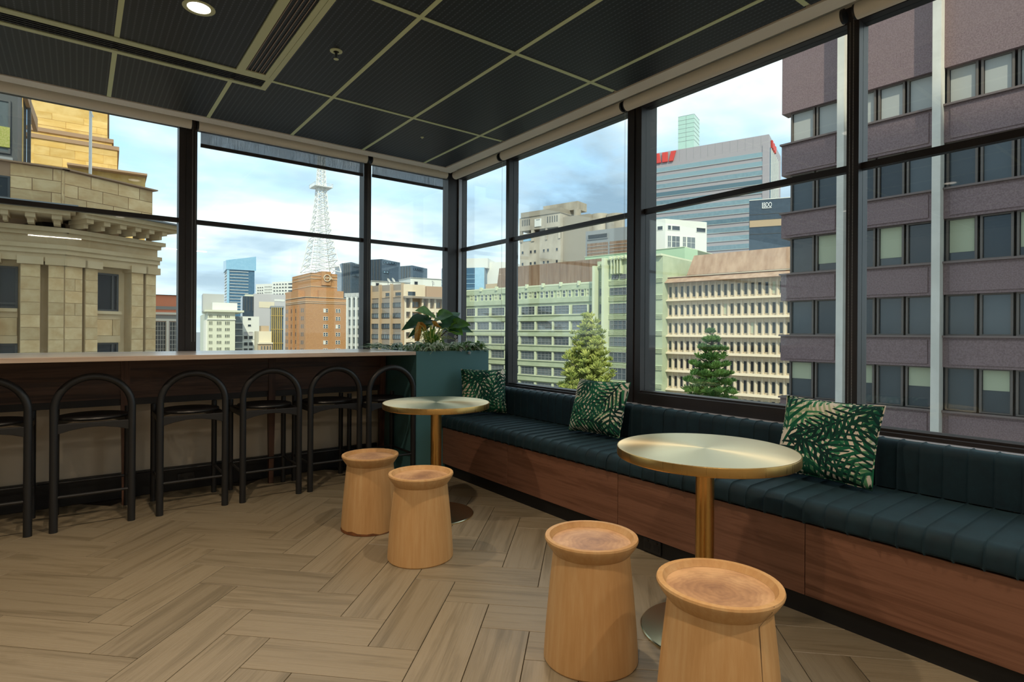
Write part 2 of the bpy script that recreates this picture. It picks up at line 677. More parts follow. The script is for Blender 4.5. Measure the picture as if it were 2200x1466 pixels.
# ceiling
ceil = st('ceiling', 'black perforated panel ceiling with pale green tee bars', 'ceiling', (0, 0, Z_C))
MB().box(RX0, 3.45, RY0, 5.35, 2.90, 3.05).build('slab', 'dark_void', ceil)
GX = [2.541 - 0.596 * k for k in range(12)]
GY = [3.74 - 1.22 * k for k in range(6)]
xe = [XS] + [g for g in GX if g > RX0] + [RX0]
ye = [YS] + [g for g in GY if g > RY0] + [RY0]
SLOT = (RX0, 0.961, 3.695, 3.90)           # slot diffuser footprint
GRIL = (0.745, 0.961, 1.30, 3.695)         # return air grille footprint
full_me = {}
for a in range(len(xe) - 1):
    for b_ in range(len(ye) - 1):
        x1, x0 = xe[a] - 0.012, xe[a + 1] + 0.012
        y1, y0 = ye[b_] - 0.012, ye[b_ + 1] + 0.012
        if x1 - x0 < 0.05 or y1 - y0 < 0.05:
            continue
        key = (round(x1 - x0, 3), round(y1 - y0, 3))
        if key not in full_me:
            full_me[key] = MB().box(-key[0] / 2, key[0] / 2, -key[1] / 2, key[1] / 2, 0, 0.02).mesh('ceiling_panel', ['perforated_black'])
        inst(full_me[key], 'ceiling_panel', ceil, ((x0 + x1) / 2, (y0 + y1) / 2, Z_C))
for g in GX:
    if g > RX0:
        segs = [(RY0, YS)]
        if 0.74 < g < 0.97:
            segs = [(RY0, 1.30), (3.90, YS)]
        elif g < 0.74:
            segs = [(RY0, 3.695), (3.90, YS)]
        for s0, s1 in segs:
            MB().box(g - 0.012, g + 0.012, s0, s1 - 0.01, Z_C - 0.003, Z_C + 0.02).build('tee_bar', 'khaki_bar', ceil)
for g in GY:
    if g > RY0:
        x0 = 0.961 if g > 3.5 else RX0
        segs = [(x0, XS - 0.03)]
        if 1.35 < g < 3.5:
            segs = [(RX0, 0.745), (0.961, XS - 0.03)]
        for s0, s1 in segs:
            MB().box(s0, s1, g - 0.012, g + 0.012, Z_C - 0.0035, Z_C + 0.02).build('tee_bar', 'khaki_bar', ceil)

# pelmets
tr1 = st('trim_1', 'cream pelmet trim along the ceiling above the left windows', 'trim', (0, YS, Z_C))
MB().prism([(YS, Z_C - 0.004), (YS + 0.11, Z_C - 0.004), (YS + 0.11, Z_C + 0.02), (YS + 0.125, Z_C + 0.02), (YS + 0.125, 2.89), (YS, 2.89)], 'x', RX0, XS).build('soffit', 'cream_paint', tr1)
MB().box(RX0, 3.42, YS + 0.10, 5.32, 2.885, 2.90).build('pocket_top', 'cream_paint', tr1)
MB().prism([(XS, YS), (XS + 0.125, YS + 0.125), (XS, YS + 0.125)], 'z', Z_C - 0.004, 2.89).build('mitre', 'cream_paint', tr1)
tr2 = st('trim_2', 'cream pelmet trim along the ceiling above the bench windows', 'trim', (XS, 0, Z_C))
MB().prism([(XS, Z_C - 0.004), (XS + 0.11, Z_C - 0.004), (XS + 0.11, Z_C + 0.02), (XS + 0.125, Z_C + 0.02), (XS + 0.125, 2.89), (XS, 2.89)], 'y', RY0, YS).build('soffit', 'cream_paint', tr2)
MB().box(XS + 0.10, 3.42, RY0, YS + 0.10, 2.885, 2.90).build('pocket_top', 'cream_paint', tr2)
MB().prism([(XS, YS), (XS + 0.125, YS), (XS + 0.125, YS + 0.125)], 'z', Z_C - 0.004, 2.89).build('mitre', 'cream_paint', tr2)

# walls below the windows and the walls behind the camera
wl = st('wall_left', 'low beige wall below the left windows behind the bar', 'wall', (0, 4.93, 0))
MB().box(RX0, 3.3, 4.93, 5.2, -0.06, 1.0).build('plaster', 'beige_wall', wl)
bl = st('baseboard_left', 'black skirting duct along the wall under the bar', 'baseboard', (0, 4.92, 0))
MB().box(RX0, 2.2, 4.90, 4.93, 0, 0.165).build('duct', 'black_board', bl, bevel=0.004)
MB().box(RX0, 2.2, 4.895, 4.93, 0.166, 0.18).build('cap', 'black_metal', bl, bevel=0.004)
wr = st('wall_right', 'low wall below the bench windows with pale grey sill', 'wall', (3.1, 0, 0))
MB().box(3.09, 3.3, RY0, 5.0, -0.06, 0.69).build('plaster', 'beige_wall', wr)
MB().box(3.09, 3.22, RY0, 5.0, 0.691, 0.712).build('window_sill', 'sill_grey', wr, bevel=0.006)
wb = st('wall_back', 'plain pale wall closing the room behind the camera', 'wall', (0, RY0, 0))
MB().box(RX0 - 0.15, 3.45, RY0 - 0.15, RY0, -0.06, 3.05).build('plaster', 'white_wall', wb)
ws = st('wall_side', 'plain pale wall closing the room on the far left', 'wall', (RX0, 0, 0))
MB().box(RX0 - 0.15, RX0, RY0, 5.35, -0.06, 3.05).build('plaster', 'white_wall', ws)

# ------------------------------------------------------------------ windows
Z_T = 2.065                                # transom
WIN_N = [0]


def win_A(x0, x1, zb, label, y=Y_A):
    """window in the left wall between x0 and x1"""
    WIN_N[0] += 1
    w = st('window_%d' % WIN_N[0], label, 'window', ((x0 + x1) / 2, y, zb))
    MB().box(x0, x1, y - 0.05, y + 0.05, zb - 0.05, zb).build('bottom_rail', 'frame_bronze', w)
    MB().box(x0, x1, y - 0.05, y + 0.05, 2.80, 2.90).build('head_rail', 'frame_bronze', w)
    MB().box(x0, x1, y - 0.018, y + 0.02, Z_T - 0.017, Z_T + 0.017).build('transom', 'frame_bronze', w)
    MB().box(x0, x1, y - 0.003, y + 0.003, zb, Z_T - 0.017).build('pane', 'window_glass', w)
    MB().box(x0, x1, y - 0.003, y + 0.003, Z_T + 0.017, 2.80).build('pane', 'window_glass', w)
    return w


def win_B(y0, y1, zb, label, x=X_B):
    WIN_N[0] += 1
    w = st('window_%d' % WIN_N[0], label, 'window', (x, (y0 + y1) / 2, zb))
    MB().box(x - 0.075, x + 0.05, y0, y1, 0.712, zb - 0.012).build('bottom_rail', 'frame_bronze', w)
    MB().box(x - 0.04, x + 0.05, y0, y1, zb - 0.012, zb).build('glazing_bead', 'frame_bronze', w)
    MB().box(x - 0.05, x + 0.05, y0, y1, 2.80, 2.90).build('head_rail', 'frame_bronze', w)
    MB().box(x - 0.018, x + 0.02, y0, y1, Z_T - 0.017, Z_T + 0.017).build('transom', 'frame_bronze', w)
    MB().box(x - 0.003, x + 0.003, y0, y1, zb, Z_T - 0.017).build('pane', 'window_glass', w)
    MB().box(x - 0.003, x + 0.003, y0, y1, Z_T + 0.017, 2.80).build('pane', 'window_glass', w)
    return w


w1 = win_A(RX0, 0.617, 1.0, 'dark framed window looking at the sandstone building')
MB().box(0.617, 0.742, Y_A - 0.05, Y_A + 0.06, 0.95, 2.9).build('mullion', 'frame_bronze', w1)
MB().box(0.665, 0.672, Y_A - 0.056, Y_A - 0.05, 1.04, 2.8).build('mullion_bead', 'frame_bronze', w1)
w2 = win_A(0.742, 2.123, 1.0, 'dark framed window looking at the lattice mast tower')
MB().box(2.123, 2.194, Y_A - 0.05, Y_A + 0.06, 0.95, 2.9).build('mullion', 'frame_bronze', w2)
w3 = win_A(2.194, 3.035, 1.0, 'narrow dark framed window beside the corner post')
cp = st('trim_3', 'dark bronze corner post between the two window walls', 'post', (3.1, 5.1, 0.7))
MB().box(3.035, 3.15, Y_A - 0.05, Y_A + 0.06, 0.69, 2.9).build('post', 'frame_bronze', cp)
MB().box(3.15, 3.26, 5.04, 5.16, 0.69, 2.9).build('post', 'frame_bronze', cp)
MB().box(3.152, 3.19, 5.028, 5.042, 0.72, 2.8).build('seal_strip', 'sill_grey', cp)
w4 = win_B(4.208, 5.04, 0.742, 'narrow dark framed window right of the corner post')
MB().box(X_B - 0.05, X_B + 0.06, 4.16, 4.208, 0.712, 2.9).build('mullion', 'frame_bronze', w4)
w5 = win_B(2.742, 4.16, 0.742, 'dark framed window looking at the green building and pine')
MB().box(X_B - 0.05, X_B + 0.06, 2.622, 2.742, 0.712, 2.9).build('mullion', 'frame_bronze', w5)
MB().box(X_B - 0.058, X_B - 0.05, 2.68, 2.742, 0.712, 2.88).build('mullion_cover', 'frame_bronze', w5)
w6 = win_B(1.282, 2.622, 0.80, 'dark framed window looking at the cream office block')
MB().box(X_B - 0.05, X_B + 0.06, 1.225, 1.282, 0.712, 2.9).build('mullion', 'frame_bronze', w6)
w7 = win_B(-0.6, 1.225, 0.742, 'dark framed window looking at the brown granite building')
MB().box(X_B - 0.05, X_B + 0.06, -0.66, -0.6, 0.712, 2.9).build('mullion', 'frame_bronze', w7)
w8 = win_B(RY0, -0.66, 0.742, 'dark framed window at the near end of the bench')
# outer facade fin seen through the glass beside the thick mullion
fin = st('trim_4', 'dark grey outer facade fin behind the thick mullion', 'fin', (3.4, 2.72, 0))
MB().box(3.30, 3.36, 2.655, 2.84, -3, 6).build('fin', 'frame_bronze', fin)


# ------------------------------------------------------------------ roller blinds
def chain(mb, x, y, z0, z1, step=0.0075, r=0.0022):
    z = z0
    while z < z1:
        mb.add([(x + r, y, z), (x - r, y, z), (x, y + r, z), (x, y - r, z), (x, y, z + r), (x, y, z - r)],
               [(0, 2, 4), (2, 1, 4), (1, 3, 4), (3, 0, 4), (2, 0, 5), (1, 2, 5), (3, 1, 5), (0, 3, 5)])
        z += step


def blind(axis, a0, a1, label, drop=None, chain_at=None, chain_z=1.1):
    c, zc, r = (4.955, 2.792, 0.039) if axis == 'x' else (3.045, 2.795, 0.039)
    mk = (lambda s, q, z: (s, q, z)) if axis == 'x' else (lambda s, q, z: (q, s, z))
    t = thing('roller_blind', label, 'blind', mk((a0 + a1) / 2, c, zc), 'roller blinds in the ceiling pelmets')
    MB().tube([mk(a0, c, zc), mk(a1, c, zc)], r, 20).build('fabric_roll', 'blind_tube', t, smooth=40)
    for e in (a0 - 0.012, a1 + 0.002):
        MB().tube([mk(e, c, zc), mk(e + 0.01, c, zc)], r * 0.95, 14).build('bracket', 'black_metal', t, smooth=40)
    if drop:
        q = c + 0.034
        b = MB()
        p = [mk(a0 + 0.02, q, drop), mk(a1 - 0.02, q, drop), mk(a1 - 0.02, q + 0.001, drop), mk(a0 + 0.02, q + 0.001, drop)]
        p2 = [mk(a0 + 0.02, q, zc), mk(a1 - 0.02, q, zc), mk(a1 - 0.02, q + 0.001, zc), mk(a0 + 0.02, q + 0.001, zc)]
        sf = b.hexa(p + p2).build('sheer_fabric', 'sheer_blind', t)
        b = MB()
        p = [mk(a0 + 0.02, q - 0.008, drop - 0.026), mk(a1 - 0.02, q - 0.008, drop - 0.026), mk(a1 - 0.02, q + 0.008, drop - 0.026), mk(a0 + 0.02, q + 0.008, drop - 0.026)]
        p2 = [(v[0], v[1], drop) for v in p]
        b.hexa(p + p2).build('bottom_rail', 'frame_bronze', sf)
    if chain_at is not None:
        b = MB()
        for s in (-0.012, 0.012):
            x, y, z = mk(chain_at + s, c + 0.01 + s * 0.8, 0)
            chain(b, x, y, chain_z, zc - 0.03)
        tag(b.build('pull_chain', 'chain_steel', t), kind='stuff')
    return t


blind('x', -2.6, 0.685, 'rolled up cream blind above the sandstone building window', None, 0.708, 1.12)
blind('x', 0.735, 2.105, 'cream blind lowered a little above the lattice mast window', 2.662, 2.135, 1.12)
blind('x', 2.155, 2.955, 'short cream blind lowered a little beside the corner', 2.672)
blind('y', 4.165, 4.925, 'short rolled up cream blind right of the corner', None, 4.14, 0.95)
blind('y', 2.705, 4.115, 'rolled up cream blind above the pine tree window', None, 2.69, 0.95)
blind('y', 1.262, 2.665, 'rolled up cream blind above the cream office window', None, 1.222, 0.75)
blind('y', -0.6, 1.195, 'rolled up cream blind above the brown granite building window')

# ------------------------------------------------------------------ ceiling fittings
sl = thing('slot_diffuser', 'long black slot air diffuser with pale frame along ceiling', 'air vent', (0, 3.8, Z_C))
x0, x1, y0, y1 = SLOT
MB().box(x0, x1, y0, y0 + 0.05, Z_C - 0.006, Z_C + 0.015).build('frame', 'khaki_plate', sl)
MB().box(x0, x1, y1 - 0.035, y1, Z_C - 0.006, Z_C + 0.015).build('frame', 'khaki_plate', sl)
MB().box(x1 - 0.035, x1, y0 + 0.05, y1 - 0.035, Z_C - 0.006, Z_C + 0.015).build('frame', 'khaki_plate', sl)
MB().box(x0, x1 - 0.035, y0 + 0.05, y1 - 0.035, Z_C + 0.02, Z_C + 0.03).build('plenum', 'dark_void', sl)
for k in range(4):
    yy = y0 + 0.05 + 0.024 * (k + 1)
    MB().box(x0, x1 - 0.035, yy - 0.003, yy + 0.003, Z_C - 0.004, Z_C + 0.016).build('blade', 'black_metal', sl)
gr = thing('air_grille', 'return air grille with angled beige louvres in pale green frame', 'air vent', (0.85, 2.6, Z_C))
x0, x1, y0, y1 = GRIL
MB().box(x0, x0 + 0.045, y0, y1, Z_C - 0.007, Z_C + 0.015).build('frame', 'khaki_plate', gr)
MB().box(x1 - 0.058, x1 - 0.03, y0, y1, Z_C - 0.007, Z_C + 0.015).build('frame', 'khaki_plate', gr)
MB().box(x1 - 0.028, x1, y0, y1, Z_C - 0.007, Z_C + 0.015).build('frame', 'khaki_plate', gr)
MB().box(x0 + 0.045, x1 - 0.058, y1 - 0.03, y1, Z_C - 0.007, Z_C + 0.015).build('frame', 'khaki_plate', gr)
MB().box(x0 + 0.045, x1 - 0.058, y0, y1 - 0.03, Z_C + 0.022, Z_C + 0.03).build('plenum', 'dark_void', gr)
for k in range(5):
    xx = x0 + 0.05 + 0.0225 * k
    MB().prism([(xx, Z_C - 0.004), (xx + 0.003, Z_C - 0.005), (xx + 0.017, Z_C + 0.018), (xx + 0.013, Z_C + 0.02)], 'y', y0, y1 - 0.03).build('louvre', 'louvre_beige', gr)

em, t_, b_ = pmat('lamp_diffuser', '#ffffff', 0.4)
b_.inputs['Emission Color'].default_value = lin('#ffeede')
b_.inputs['Emission Strength'].default_value = 2.2


def downlight(x, y, label):
    t = thing('downlight', label, 'downlight', (x, y, Z_C), 'round recessed downlights')
    tr_ = MB().lathe([(0.052, Z_C + 0.012), (0.052, Z_C - 0.001), (0.068, Z_C - 0.004), (0.072, Z_C - 0.001), (0.072, Z_C + 0.004)], 32, (x, y)).build('trim_ring', 'khaki_plate', t, smooth=50)
    MB().lathe([(0.0, Z_C - 0.001), (0.051, Z_C - 0.001), (0.051, Z_C + 0.01)], 28, (x, y)).build('lens', 'lamp_diffuser', tr_, smooth=50)
    ld = bpy.data.lights.new('downlight_lamp', 'SPOT')
    ld.energy = DOWN_W
    ld.color = lin('#ffe6c6')[:3]
    ld.spot_size = math.radians(122)
    ld.spot_blend = 0.9
    ld.shadow_soft_size = 0.03
    lo = bpy.data.objects.new('downlight_lamp', ld)
    COL.objects.link(lo)
    lo.parent = t
    lo.location = (0, 0, -0.012)
    return t


downlight(0.46, 3.113, 'round recessed downlight left of the air grille')
downlight(1.647, 1.91, 'round recessed downlight above the nearest log stools')
downlight(0.455, 0.69, 'round recessed downlight above the camera')
downlight(1.647, -0.53, 'round recessed downlight near the bench end')
downlight(-1.33, 3.13, 'round recessed downlight left of the bar stools')
downlight(-1.33, 0.69, 'round recessed downlight over the open floor')
downlight(-0.737, 1.91, 'round recessed downlight over the middle of the floor')

sp = thing('sprinkler', 'pale sprinkler head hanging from the black ceiling', 'sprinkler', (1.141, 3.116, Z_C))
c_ = (1.141, 3.116)
MB().lathe([(0.016, Z_C - 0.002), (0.016, Z_C - 0.006), (0.033, Z_C - 0.004), (0.034, Z_C)], 24, c_).build('escutcheon', 'khaki_plate', sp, smooth=50)
stem_ = MB().lathe([(0.0, Z_C), (0.009, Z_C), (0.007, Z_C - 0.02), (0.003, Z_C - 0.03), (0.003, Z_C - 0.045), (0.0, Z_C - 0.045)], 12, c_).build('stem', 'black_metal', sp, smooth=50)
MB().lathe([(0.0, Z_C - 0.044), (0.014, Z_C - 0.045), (0.014, Z_C - 0.047), (0.0, Z_C - 0.048)], 18, c_).build('deflector', 'khaki_plate', stem_, smooth=50)
se = thing('ceiling_sensor', 'tiny pale sensor in the black ceiling near the corner', 'sensor', (2.196, 4.063, Z_C))
MB().lathe([(0.0, Z_C - 0.012), (0.006, Z_C - 0.010), (0.009, Z_C - 0.003), (0.014, Z_C - 0.002), (0.014, Z_C)], 16, (2.196, 4.063)).build('sensor_dome', 'khaki_plate', se, smooth=50)


em2, t_, b_ = pmat('batten_diffuser', '#ffffff', 0.4)
b_.inputs['Emission Color'].default_value = lin('#fff0dc')
b_.inputs['Emission Strength'].default_value = 1.5


def linear_light(x, y, label):
    """long LED batten fixed under the ceiling in the part of the room behind the camera"""
    t = thing('linear_light', label, 'ceiling light', (x, y, Z_C), 'linear ceiling lights behind the camera')
    MB().box(x - 0.35, x + 0.35, y - 0.04, y + 0.04, Z_C - 0.05, Z_C - 0.004).build('housing', 'black_metal', t)
    MB().box(x - 0.34, x + 0.34, y - 0.034, y + 0.034, Z_C - 0.056, Z_C - 0.05).build('diffuser', 'batten_diffuser', t)
    ld = bpy.data.lights.new('batten_lamp', 'AREA')
    ld.shape = 'RECTANGLE'
    ld.size, ld.size_y = 0.68, 0.06
    ld.energy = BATTEN_W
    ld.color = lin('#fff0dc')[:3]
    lo = bpy.data.objects.new('batten_lamp', ld)
    COL.objects.link(lo)
    lo.parent = t
    lo.location = (0, 0, -0.062)


linear_light(-2.4, -1.6, 'linear ceiling light far left behind the camera')
linear_light(-0.3, -1.6, 'linear ceiling light straight behind the camera')
linear_light(1.6, -1.9, 'linear ceiling light behind the camera near the bench')


# ================================================================== bar and planter
ZB = 1.043
bar = thing('bar_counter', 'long window bar with pale timber top and dark walnut apron', 'bar counter', (-0.6, 4.6, 0))
MB().box(-3.9, 2.215, 4.18, 5.048, ZB - 0.03, ZB).build('counter_top', 'counter_wood', bar, bevel=0.003)
edges = [-3.9, -2.62, -1.66, -0.70, 0.262, 1.222, 2.16]
for a, b_ in zip(edges, edges[1:]):
    MB().box(a + 0.026, b_ - 0.026, 4.70, 4.72, 0.733, ZB - 0.03).build('apron_panel', 'walnut_dark', bar)
    MB().box(a + 0.026, b_ - 0.026, 4.708, 4.728, 0.686, 0.732).build('lower_rail', 'black_rail', bar)
for e in edges:
    w = 0.026
    MB().hexa([(e - 0.016, 4.705, 0), (e + 0.016, 4.705, 0), (e + 0.016, 4.74, 0), (e - 0.016, 4.74, 0),
               (e - w, 4.692, 0.76), (e + w, 4.692, 0.76), (e + w, 4.75, 0.76), (e - w, 4.75, 0.76)]).box(e - w, e + w, 4.692, 4.75, 0.76, ZB - 0.03).build('leg', 'walnut_leg', bar)

pl = thing('planter_box', 'tall teal painted planter box at the bar end', 'planter', (2.58, 4.62, 0))
px0, px1, py0, py1 = 2.218, 2.945, 4.18, 4.92
MB().box(px0, px1, py0, py0 + 0.022, 0, ZB).build('front_panel', 'planter_teal', pl, bevel=0.0015, seg=1)
MB().box(px0, px0 + 0.022, py0 + 0.022, py1, 0, ZB).build('side_panel', 'planter_teal', pl)
MB().box(px1 - 0.022, px1, py0 + 0.022, py1, 0, ZB).build('side_panel', 'planter_teal', pl)
MB().box(px0 + 0.022, px1 - 0.022, py1 - 0.022, py1, 0, ZB).build('back_panel', 'planter_teal', pl)
MB().box(px0 + 0.022, px1 - 0.022, py0 + 0.022, py1 - 0.022, 0.9, 1.0).build('soil', 'soil', pl)


# ================================================================== bar stools
def make_stool(label, loc):
    t = thing('bar_stool', label, 'bar stool', loc, 'black hoop-back bar stools', local=True)
    hx, yb, yf, rt = 0.1925, -0.20, 0.20, 0.0215
    zc = 0.94 - rt - hx
    pts = [(-hx, yb, 0)] + [(-hx, yb, zc * k / 4) for k in (1, 2, 3)]
    pts += [(-hx * math.cos(a), yb, zc + hx * math.sin(a)) for a in [PI * k / 20 for k in range(21)]]
    pts += [(hx, yb, zc * k / 4) for k in (3, 2, 1)] + [(hx, yb, 0)]
    MB().tube(pts, rt, 12).build('hoop_back', 'black_metal', t, smooth=40)
    for s in (-1, 1):
        MB().tube([(s * hx, yf, 0), (s * hx, yf, 0.685)], 0.0185, 12).build('leg', 'black_metal', t, smooth=40)
    for k, (p, q) in enumerate((((-hx, yb, 0.205), (hx, yb, 0.205)), ((-hx, yf, 0.205), (hx, yf, 0.205)),
                                ((-hx, yb, 0.205), (-hx, yf, 0.205)), ((hx, yb, 0.205), (hx, yf, 0.205)))):
        MB().tube([p, q], 0.009, 8).build('foot_rung', 'black_metal', t, smooth=40)
    MB().lathe([(0, 0.640), (0.165, 0.641), (0.186, 0.648), (0.190, 0.656), (0.186, 0.663), (0.170, 0.666), (0.05, 0.660), (0, 0.660)], 40).build('seat', 'black_metal', t, smooth=40)
    arc = [(-hx, 0.575), (-hx * 0.62, 0.597), (-hx * 0.25, 0.609), (0, 0.611), (hx * 0.25, 0.609), (hx * 0.62, 0.597), (hx, 0.575)]
    for yy in (yb, yf):
        MB().prism(arc + [(hx, 0.640), (-hx, 0.640)], 'y', yy - 0.011, yy + 0.011).build('seat_rail', 'black_metal', t, bevel=0.003)
    for s in (-1, 1):
        MB().box(s * hx - 0.011, s * hx + 0.011, yb, yf, 0.60, 0.638).build('side_rail', 'black_metal', t, bevel=0.003)
    return t


ys = 4.50
s1 = make_stool('black hoop-back bar stool cut off by the left photo edge', (-0.42, ys + 0.01, 0))
for x, lab in ((0.082, 'black hoop-back bar stool nearest the left edge shown whole'),
               (0.620, 'black hoop-back bar stool third from the left edge'),
               (1.116, 'black hoop-back bar stool in front of the tapered bar leg'),
               (1.585, 'black hoop-back bar stool second from the teal planter'),
               (2.003, 'black hoop-back bar stool tucked against the teal planter')):
    dup(s1, (x, 4.385 if x > 1.9 else ys - 0.01 * (x > 1.0), 0), 0.0, lab)

# ================================================================== log stools
LOGS = ((1.440, 3.300, 1.00, 0.2, 'carved log stool farthest back, dark stain round its foot'),
        (1.468, 2.707, 1.00, 1.3, 'carved log stool in front of the far brass table'),
        (1.525, 1.495, 0.99, 2.4, 'carved log stool left of the near brass table'),
        (1.556, 0.985, 1.06, 4.0, 'carved log stool nearest the camera with a cracked rim'))
pmat('crack_dark', '#3a2516', 0.9)
for k, (x, y, s, ph, lab) in enumerate(LOGS):
    t = thing('log_stool', lab, 'stool', (x, y, 0), 'carved log stools', local=True)
    wob = lambda a, z, ph=ph: 0.012 * math.sin(2 * a + ph) + 0.006 * math.sin(3 * a + 2 * ph)
    R = 0.173 * s
    prof = [(0, 0.0), (R * 0.985, 0.0), (R * 1.005, 0.006), (R * 1.0, 0.03), (R * 0.965, 0.12), (R * 0.90, 0.25), (R * 0.835, 0.36), (R * 0.815, 0.392),
            (R * 0.83, 0.394), (R * 0.93, 0.418), (R * 0.99, 0.436), (R * 0.998, 0.443), (R * 0.985, 0.4495), (R * 0.93, 0.450), (R * 0.895, 0.4495), (R * 0.885, 0.446),
            (R * 0.845, 0.433), (R * 0.835, 0.4305)]
    MB().lathe(prof, 48, wob=wob).build('log_body', 'log_wood', t, smooth=28)
    MB().lathe([(R * 0.84, 0.4300), (R * 0.80, 0.4295), (R * 0.4, 0.4315), (0, 0.432)], 48, wob=wob).build('dished_seat', 'log_end_grain', t, smooth=38)
    if k == 3:
        zs = [0.449, 0.43, 0.405, 0.385, 0.33, 0.25, 0.18]
        rs = [R * 0.99, R * 0.975, R * 0.90, R * 0.835, R * 0.855, R * 0.90, R * 0.94]
        an = [math.radians(d) for d in (-96.5, -98.5, -103, -104.5, -104.2, -104.6, -104.2)]
        P, Q = [], []
        for z, r, a in zip(zs, rs, an):
            w_ = 0.0012 / r * (1 if z > 0.3 else 0.6)
            kk = 1 + wob(a, z)
            P.append((r * kk * 1.004 * math.cos(a - w_), r * kk * 1.004 * math.sin(a - w_), z))
            Q.append((r * kk * 1.004 * math.cos(a + w_), r * kk * 1.004 * math.sin(a + w_), z))
        MB().grid([P, Q]).build('crack', 'crack_dark', t)
    if k == 0:
        nmat('foot_stain', '#5a3418', '#7a4a26', 20, 0.6)
        b = MB()
        n = 60
        lo = [(R * 1.014 * (1 + wob(2 * PI * i / n, 0)) * math.cos(2 * PI * i / n), R * 1.014 * (1 + wob(2 * PI * i / n, 0)) * math.sin(2 * PI * i / n), 0.002) for i in range(n + 1)]
        hi = []
        for i in range(n + 1):
            a = 2 * PI * (i % n) / n
            h = 0.014 + 0.006 * math.sin(2 * a + 1) + 0.003 * math.sin(9 * a) + 0.002 * math.sin(17 * a + 2)
            r = R * (1.013 - 0.012 * h / 0.03)
            hi.append((r * (1 + wob(a, 0)) * math.cos(a), r * (1 + wob(a, 0)) * math.sin(a), max(0.006, h)))
        b.grid([lo, hi]).build('stain', 'foot_stain', t, smooth=60)


# ================================================================== brass tables
def make_table(loc, label):
    t = thing('cafe_table', label, 'table', loc, 'round brass pedestal tables', local=True)
    H_, R = 0.74, 0.35
    MB().lathe([(0, H_), (R - 0.004, H_)], 72).build('table_top', 'brass_spun', t, smooth=30)
    MB().lathe([(R - 0.004, H_ + 0.0005), (R - 0.001, H_ - 0.0005), (R, H_ - 0.003), (R, H_ - 0.033), (R - 0.002, H_ - 0.036), (0.0, H_ - 0.036)], 72).build('edge_band', 'brass', t, smooth=30)
    MB().lathe([(0.036, 0.01), (0.036, H_ - 0.036)], 36).build('pole', 'brass', t, smooth=30)
    MB().lathe([(0, 0), (0.25, 0), (0.25, 0.007), (0.246, 0.010), (0.04, 0.011), (0, 0.011)], 64).build('base_plate', 'brass_plate', t, smooth=30)
    MB().box(-0.02, 0.13, -0.02, 0.02, H_ - 0.044, H_ - 0.036).build('bracket', 'black_metal', t)
    return t


t1 = make_table((1.889, 3.277, 0), 'round brass table beside the teal planter')
dup(t1, (2.02, 1.345, 0), math.radians(-35), 'round brass table nearest the camera')

# ================================================================== banquette
BY1, BY0 = 4.175, -2.6
bq = thing('banquette_base', 'walnut panelled bench base running under the right windows', 'bench', (2.75, 0.8, 0))
MB().box(2.495, 3.08, BY0, BY1, 0, 0.092).build('toe_kick', 'black_board', bq)
MB().box(2.49, 3.08, BY0, BY1, 0.37, 0.398).build('seat_board', 'black_rail', bq)
ye_ = [BY1] + [3.265 - 1.0525 * k for k in range(6)]
ye_ = [y for y in ye_ if y > BY0] + [BY0]
for a, b_ in zip(ye_, ye_[1:]):
    ln = a - b_ - 0.003
    me = MB().box(-ln / 2, ln / 2, 0, 0.02, 0.0, 0.304).mesh('front_panel', ['walnut'], bevel=0.001, seg=1)
    inst(me, 'front_panel', bq, (2.47, (a + b_) / 2, 0.092), (0, 0, -PI / 2))


def channel_pad(prof, y0, y1, n, depth=0.009):
    """upholstered pad: profile (x, z) with outward normals, channels stitched along y"""
    P = [Vector((x, z)) for x, z in prof]
    N = []
    for i in range(len(P)):
        a = P[max(i - 1, 0)]
        b_ = P[min(i + 1, len(P) - 1)]
        tn = (b_ - a).normalized()
        N.append(Vector((-tn.y, tn.x)))
    st_ = []
    w = (y1 - y0) / n
    for k in range(n):
        for f, d in ((0.0, 1.0), (0.022, 0.50), (0.07, 0.2), (0.22, 0.04), (0.5, 0.0), (0.78, 0.04), (0.93, 0.2), (0.978, 0.50)):
            st_.append((y0 + w * (k + f), d))
    st_.append((y1, 1.0))
    rows = []
    for y, d in st_:
        rows.append([(p.x - nn.x * depth * d, y, p.y - nn.y * depth * d) for p, nn in zip(P, N)])
    mb = MB()
    mb.grid(rows)
    for row in (rows[0], rows[-1]):
        mb.add(row, [tuple(range(len(row)))])
    return mb


def arc(cx, cz, r, a0, a1, n):
    return [(cx + r * math.cos(math.radians(a0 + (a1 - a0) * i / n)), cz + r * math.sin(math.radians(a0 + (a1 - a0) * i / n))) for i in range(n + 1)]


seat_prof = ([(2.99, 0.492), (2.9, 0.494), (2.75, 0.495), (2.6, 0.493)] + arc(2.50, 0.447, 0.044, 88, 180, 7) + [(2.455, 0.43)] + arc(2.465, 0.415, 0.01, 180, 260, 3) + [(2.52, 0.4055)])
back_prof = [(3.085, 0.55), (3.085, 0.68)] + arc(3.055, 0.682, 0.032, 10, 90, 4) + arc(3.015, 0.677, 0.038, 90, 178, 6) + [(2.975, 0.62), (2.972, 0.55), (2.975, 0.50)]
for y1, y0, ls, lb in ((4.172, 2.285, 'dark teal channelled seat cushion beside the planter', 'dark teal channelled back pad beside the planter'),
                       (2.281, 0.385, 'dark teal channelled seat cushion beside the near table', 'dark teal channelled back pad behind the near table'),
                       (0.381, -1.515, 'dark teal channelled seat cushion at the near bench end', 'dark teal channelled back pad at the near bench end')):
    o = channel_pad(seat_prof, y0, y1, 22).build('seat_cushion', 'teal_velvet', None, smooth=70)
    tag(o, ls, 'cushion', 'teal bench seat cushions')
    o = channel_pad(back_prof, y0, y1, 22, 0.006).build('back_cushion', 'teal_velvet', None, smooth=70)
    tag(o, lb, 'cushion', 'teal bench back pads')


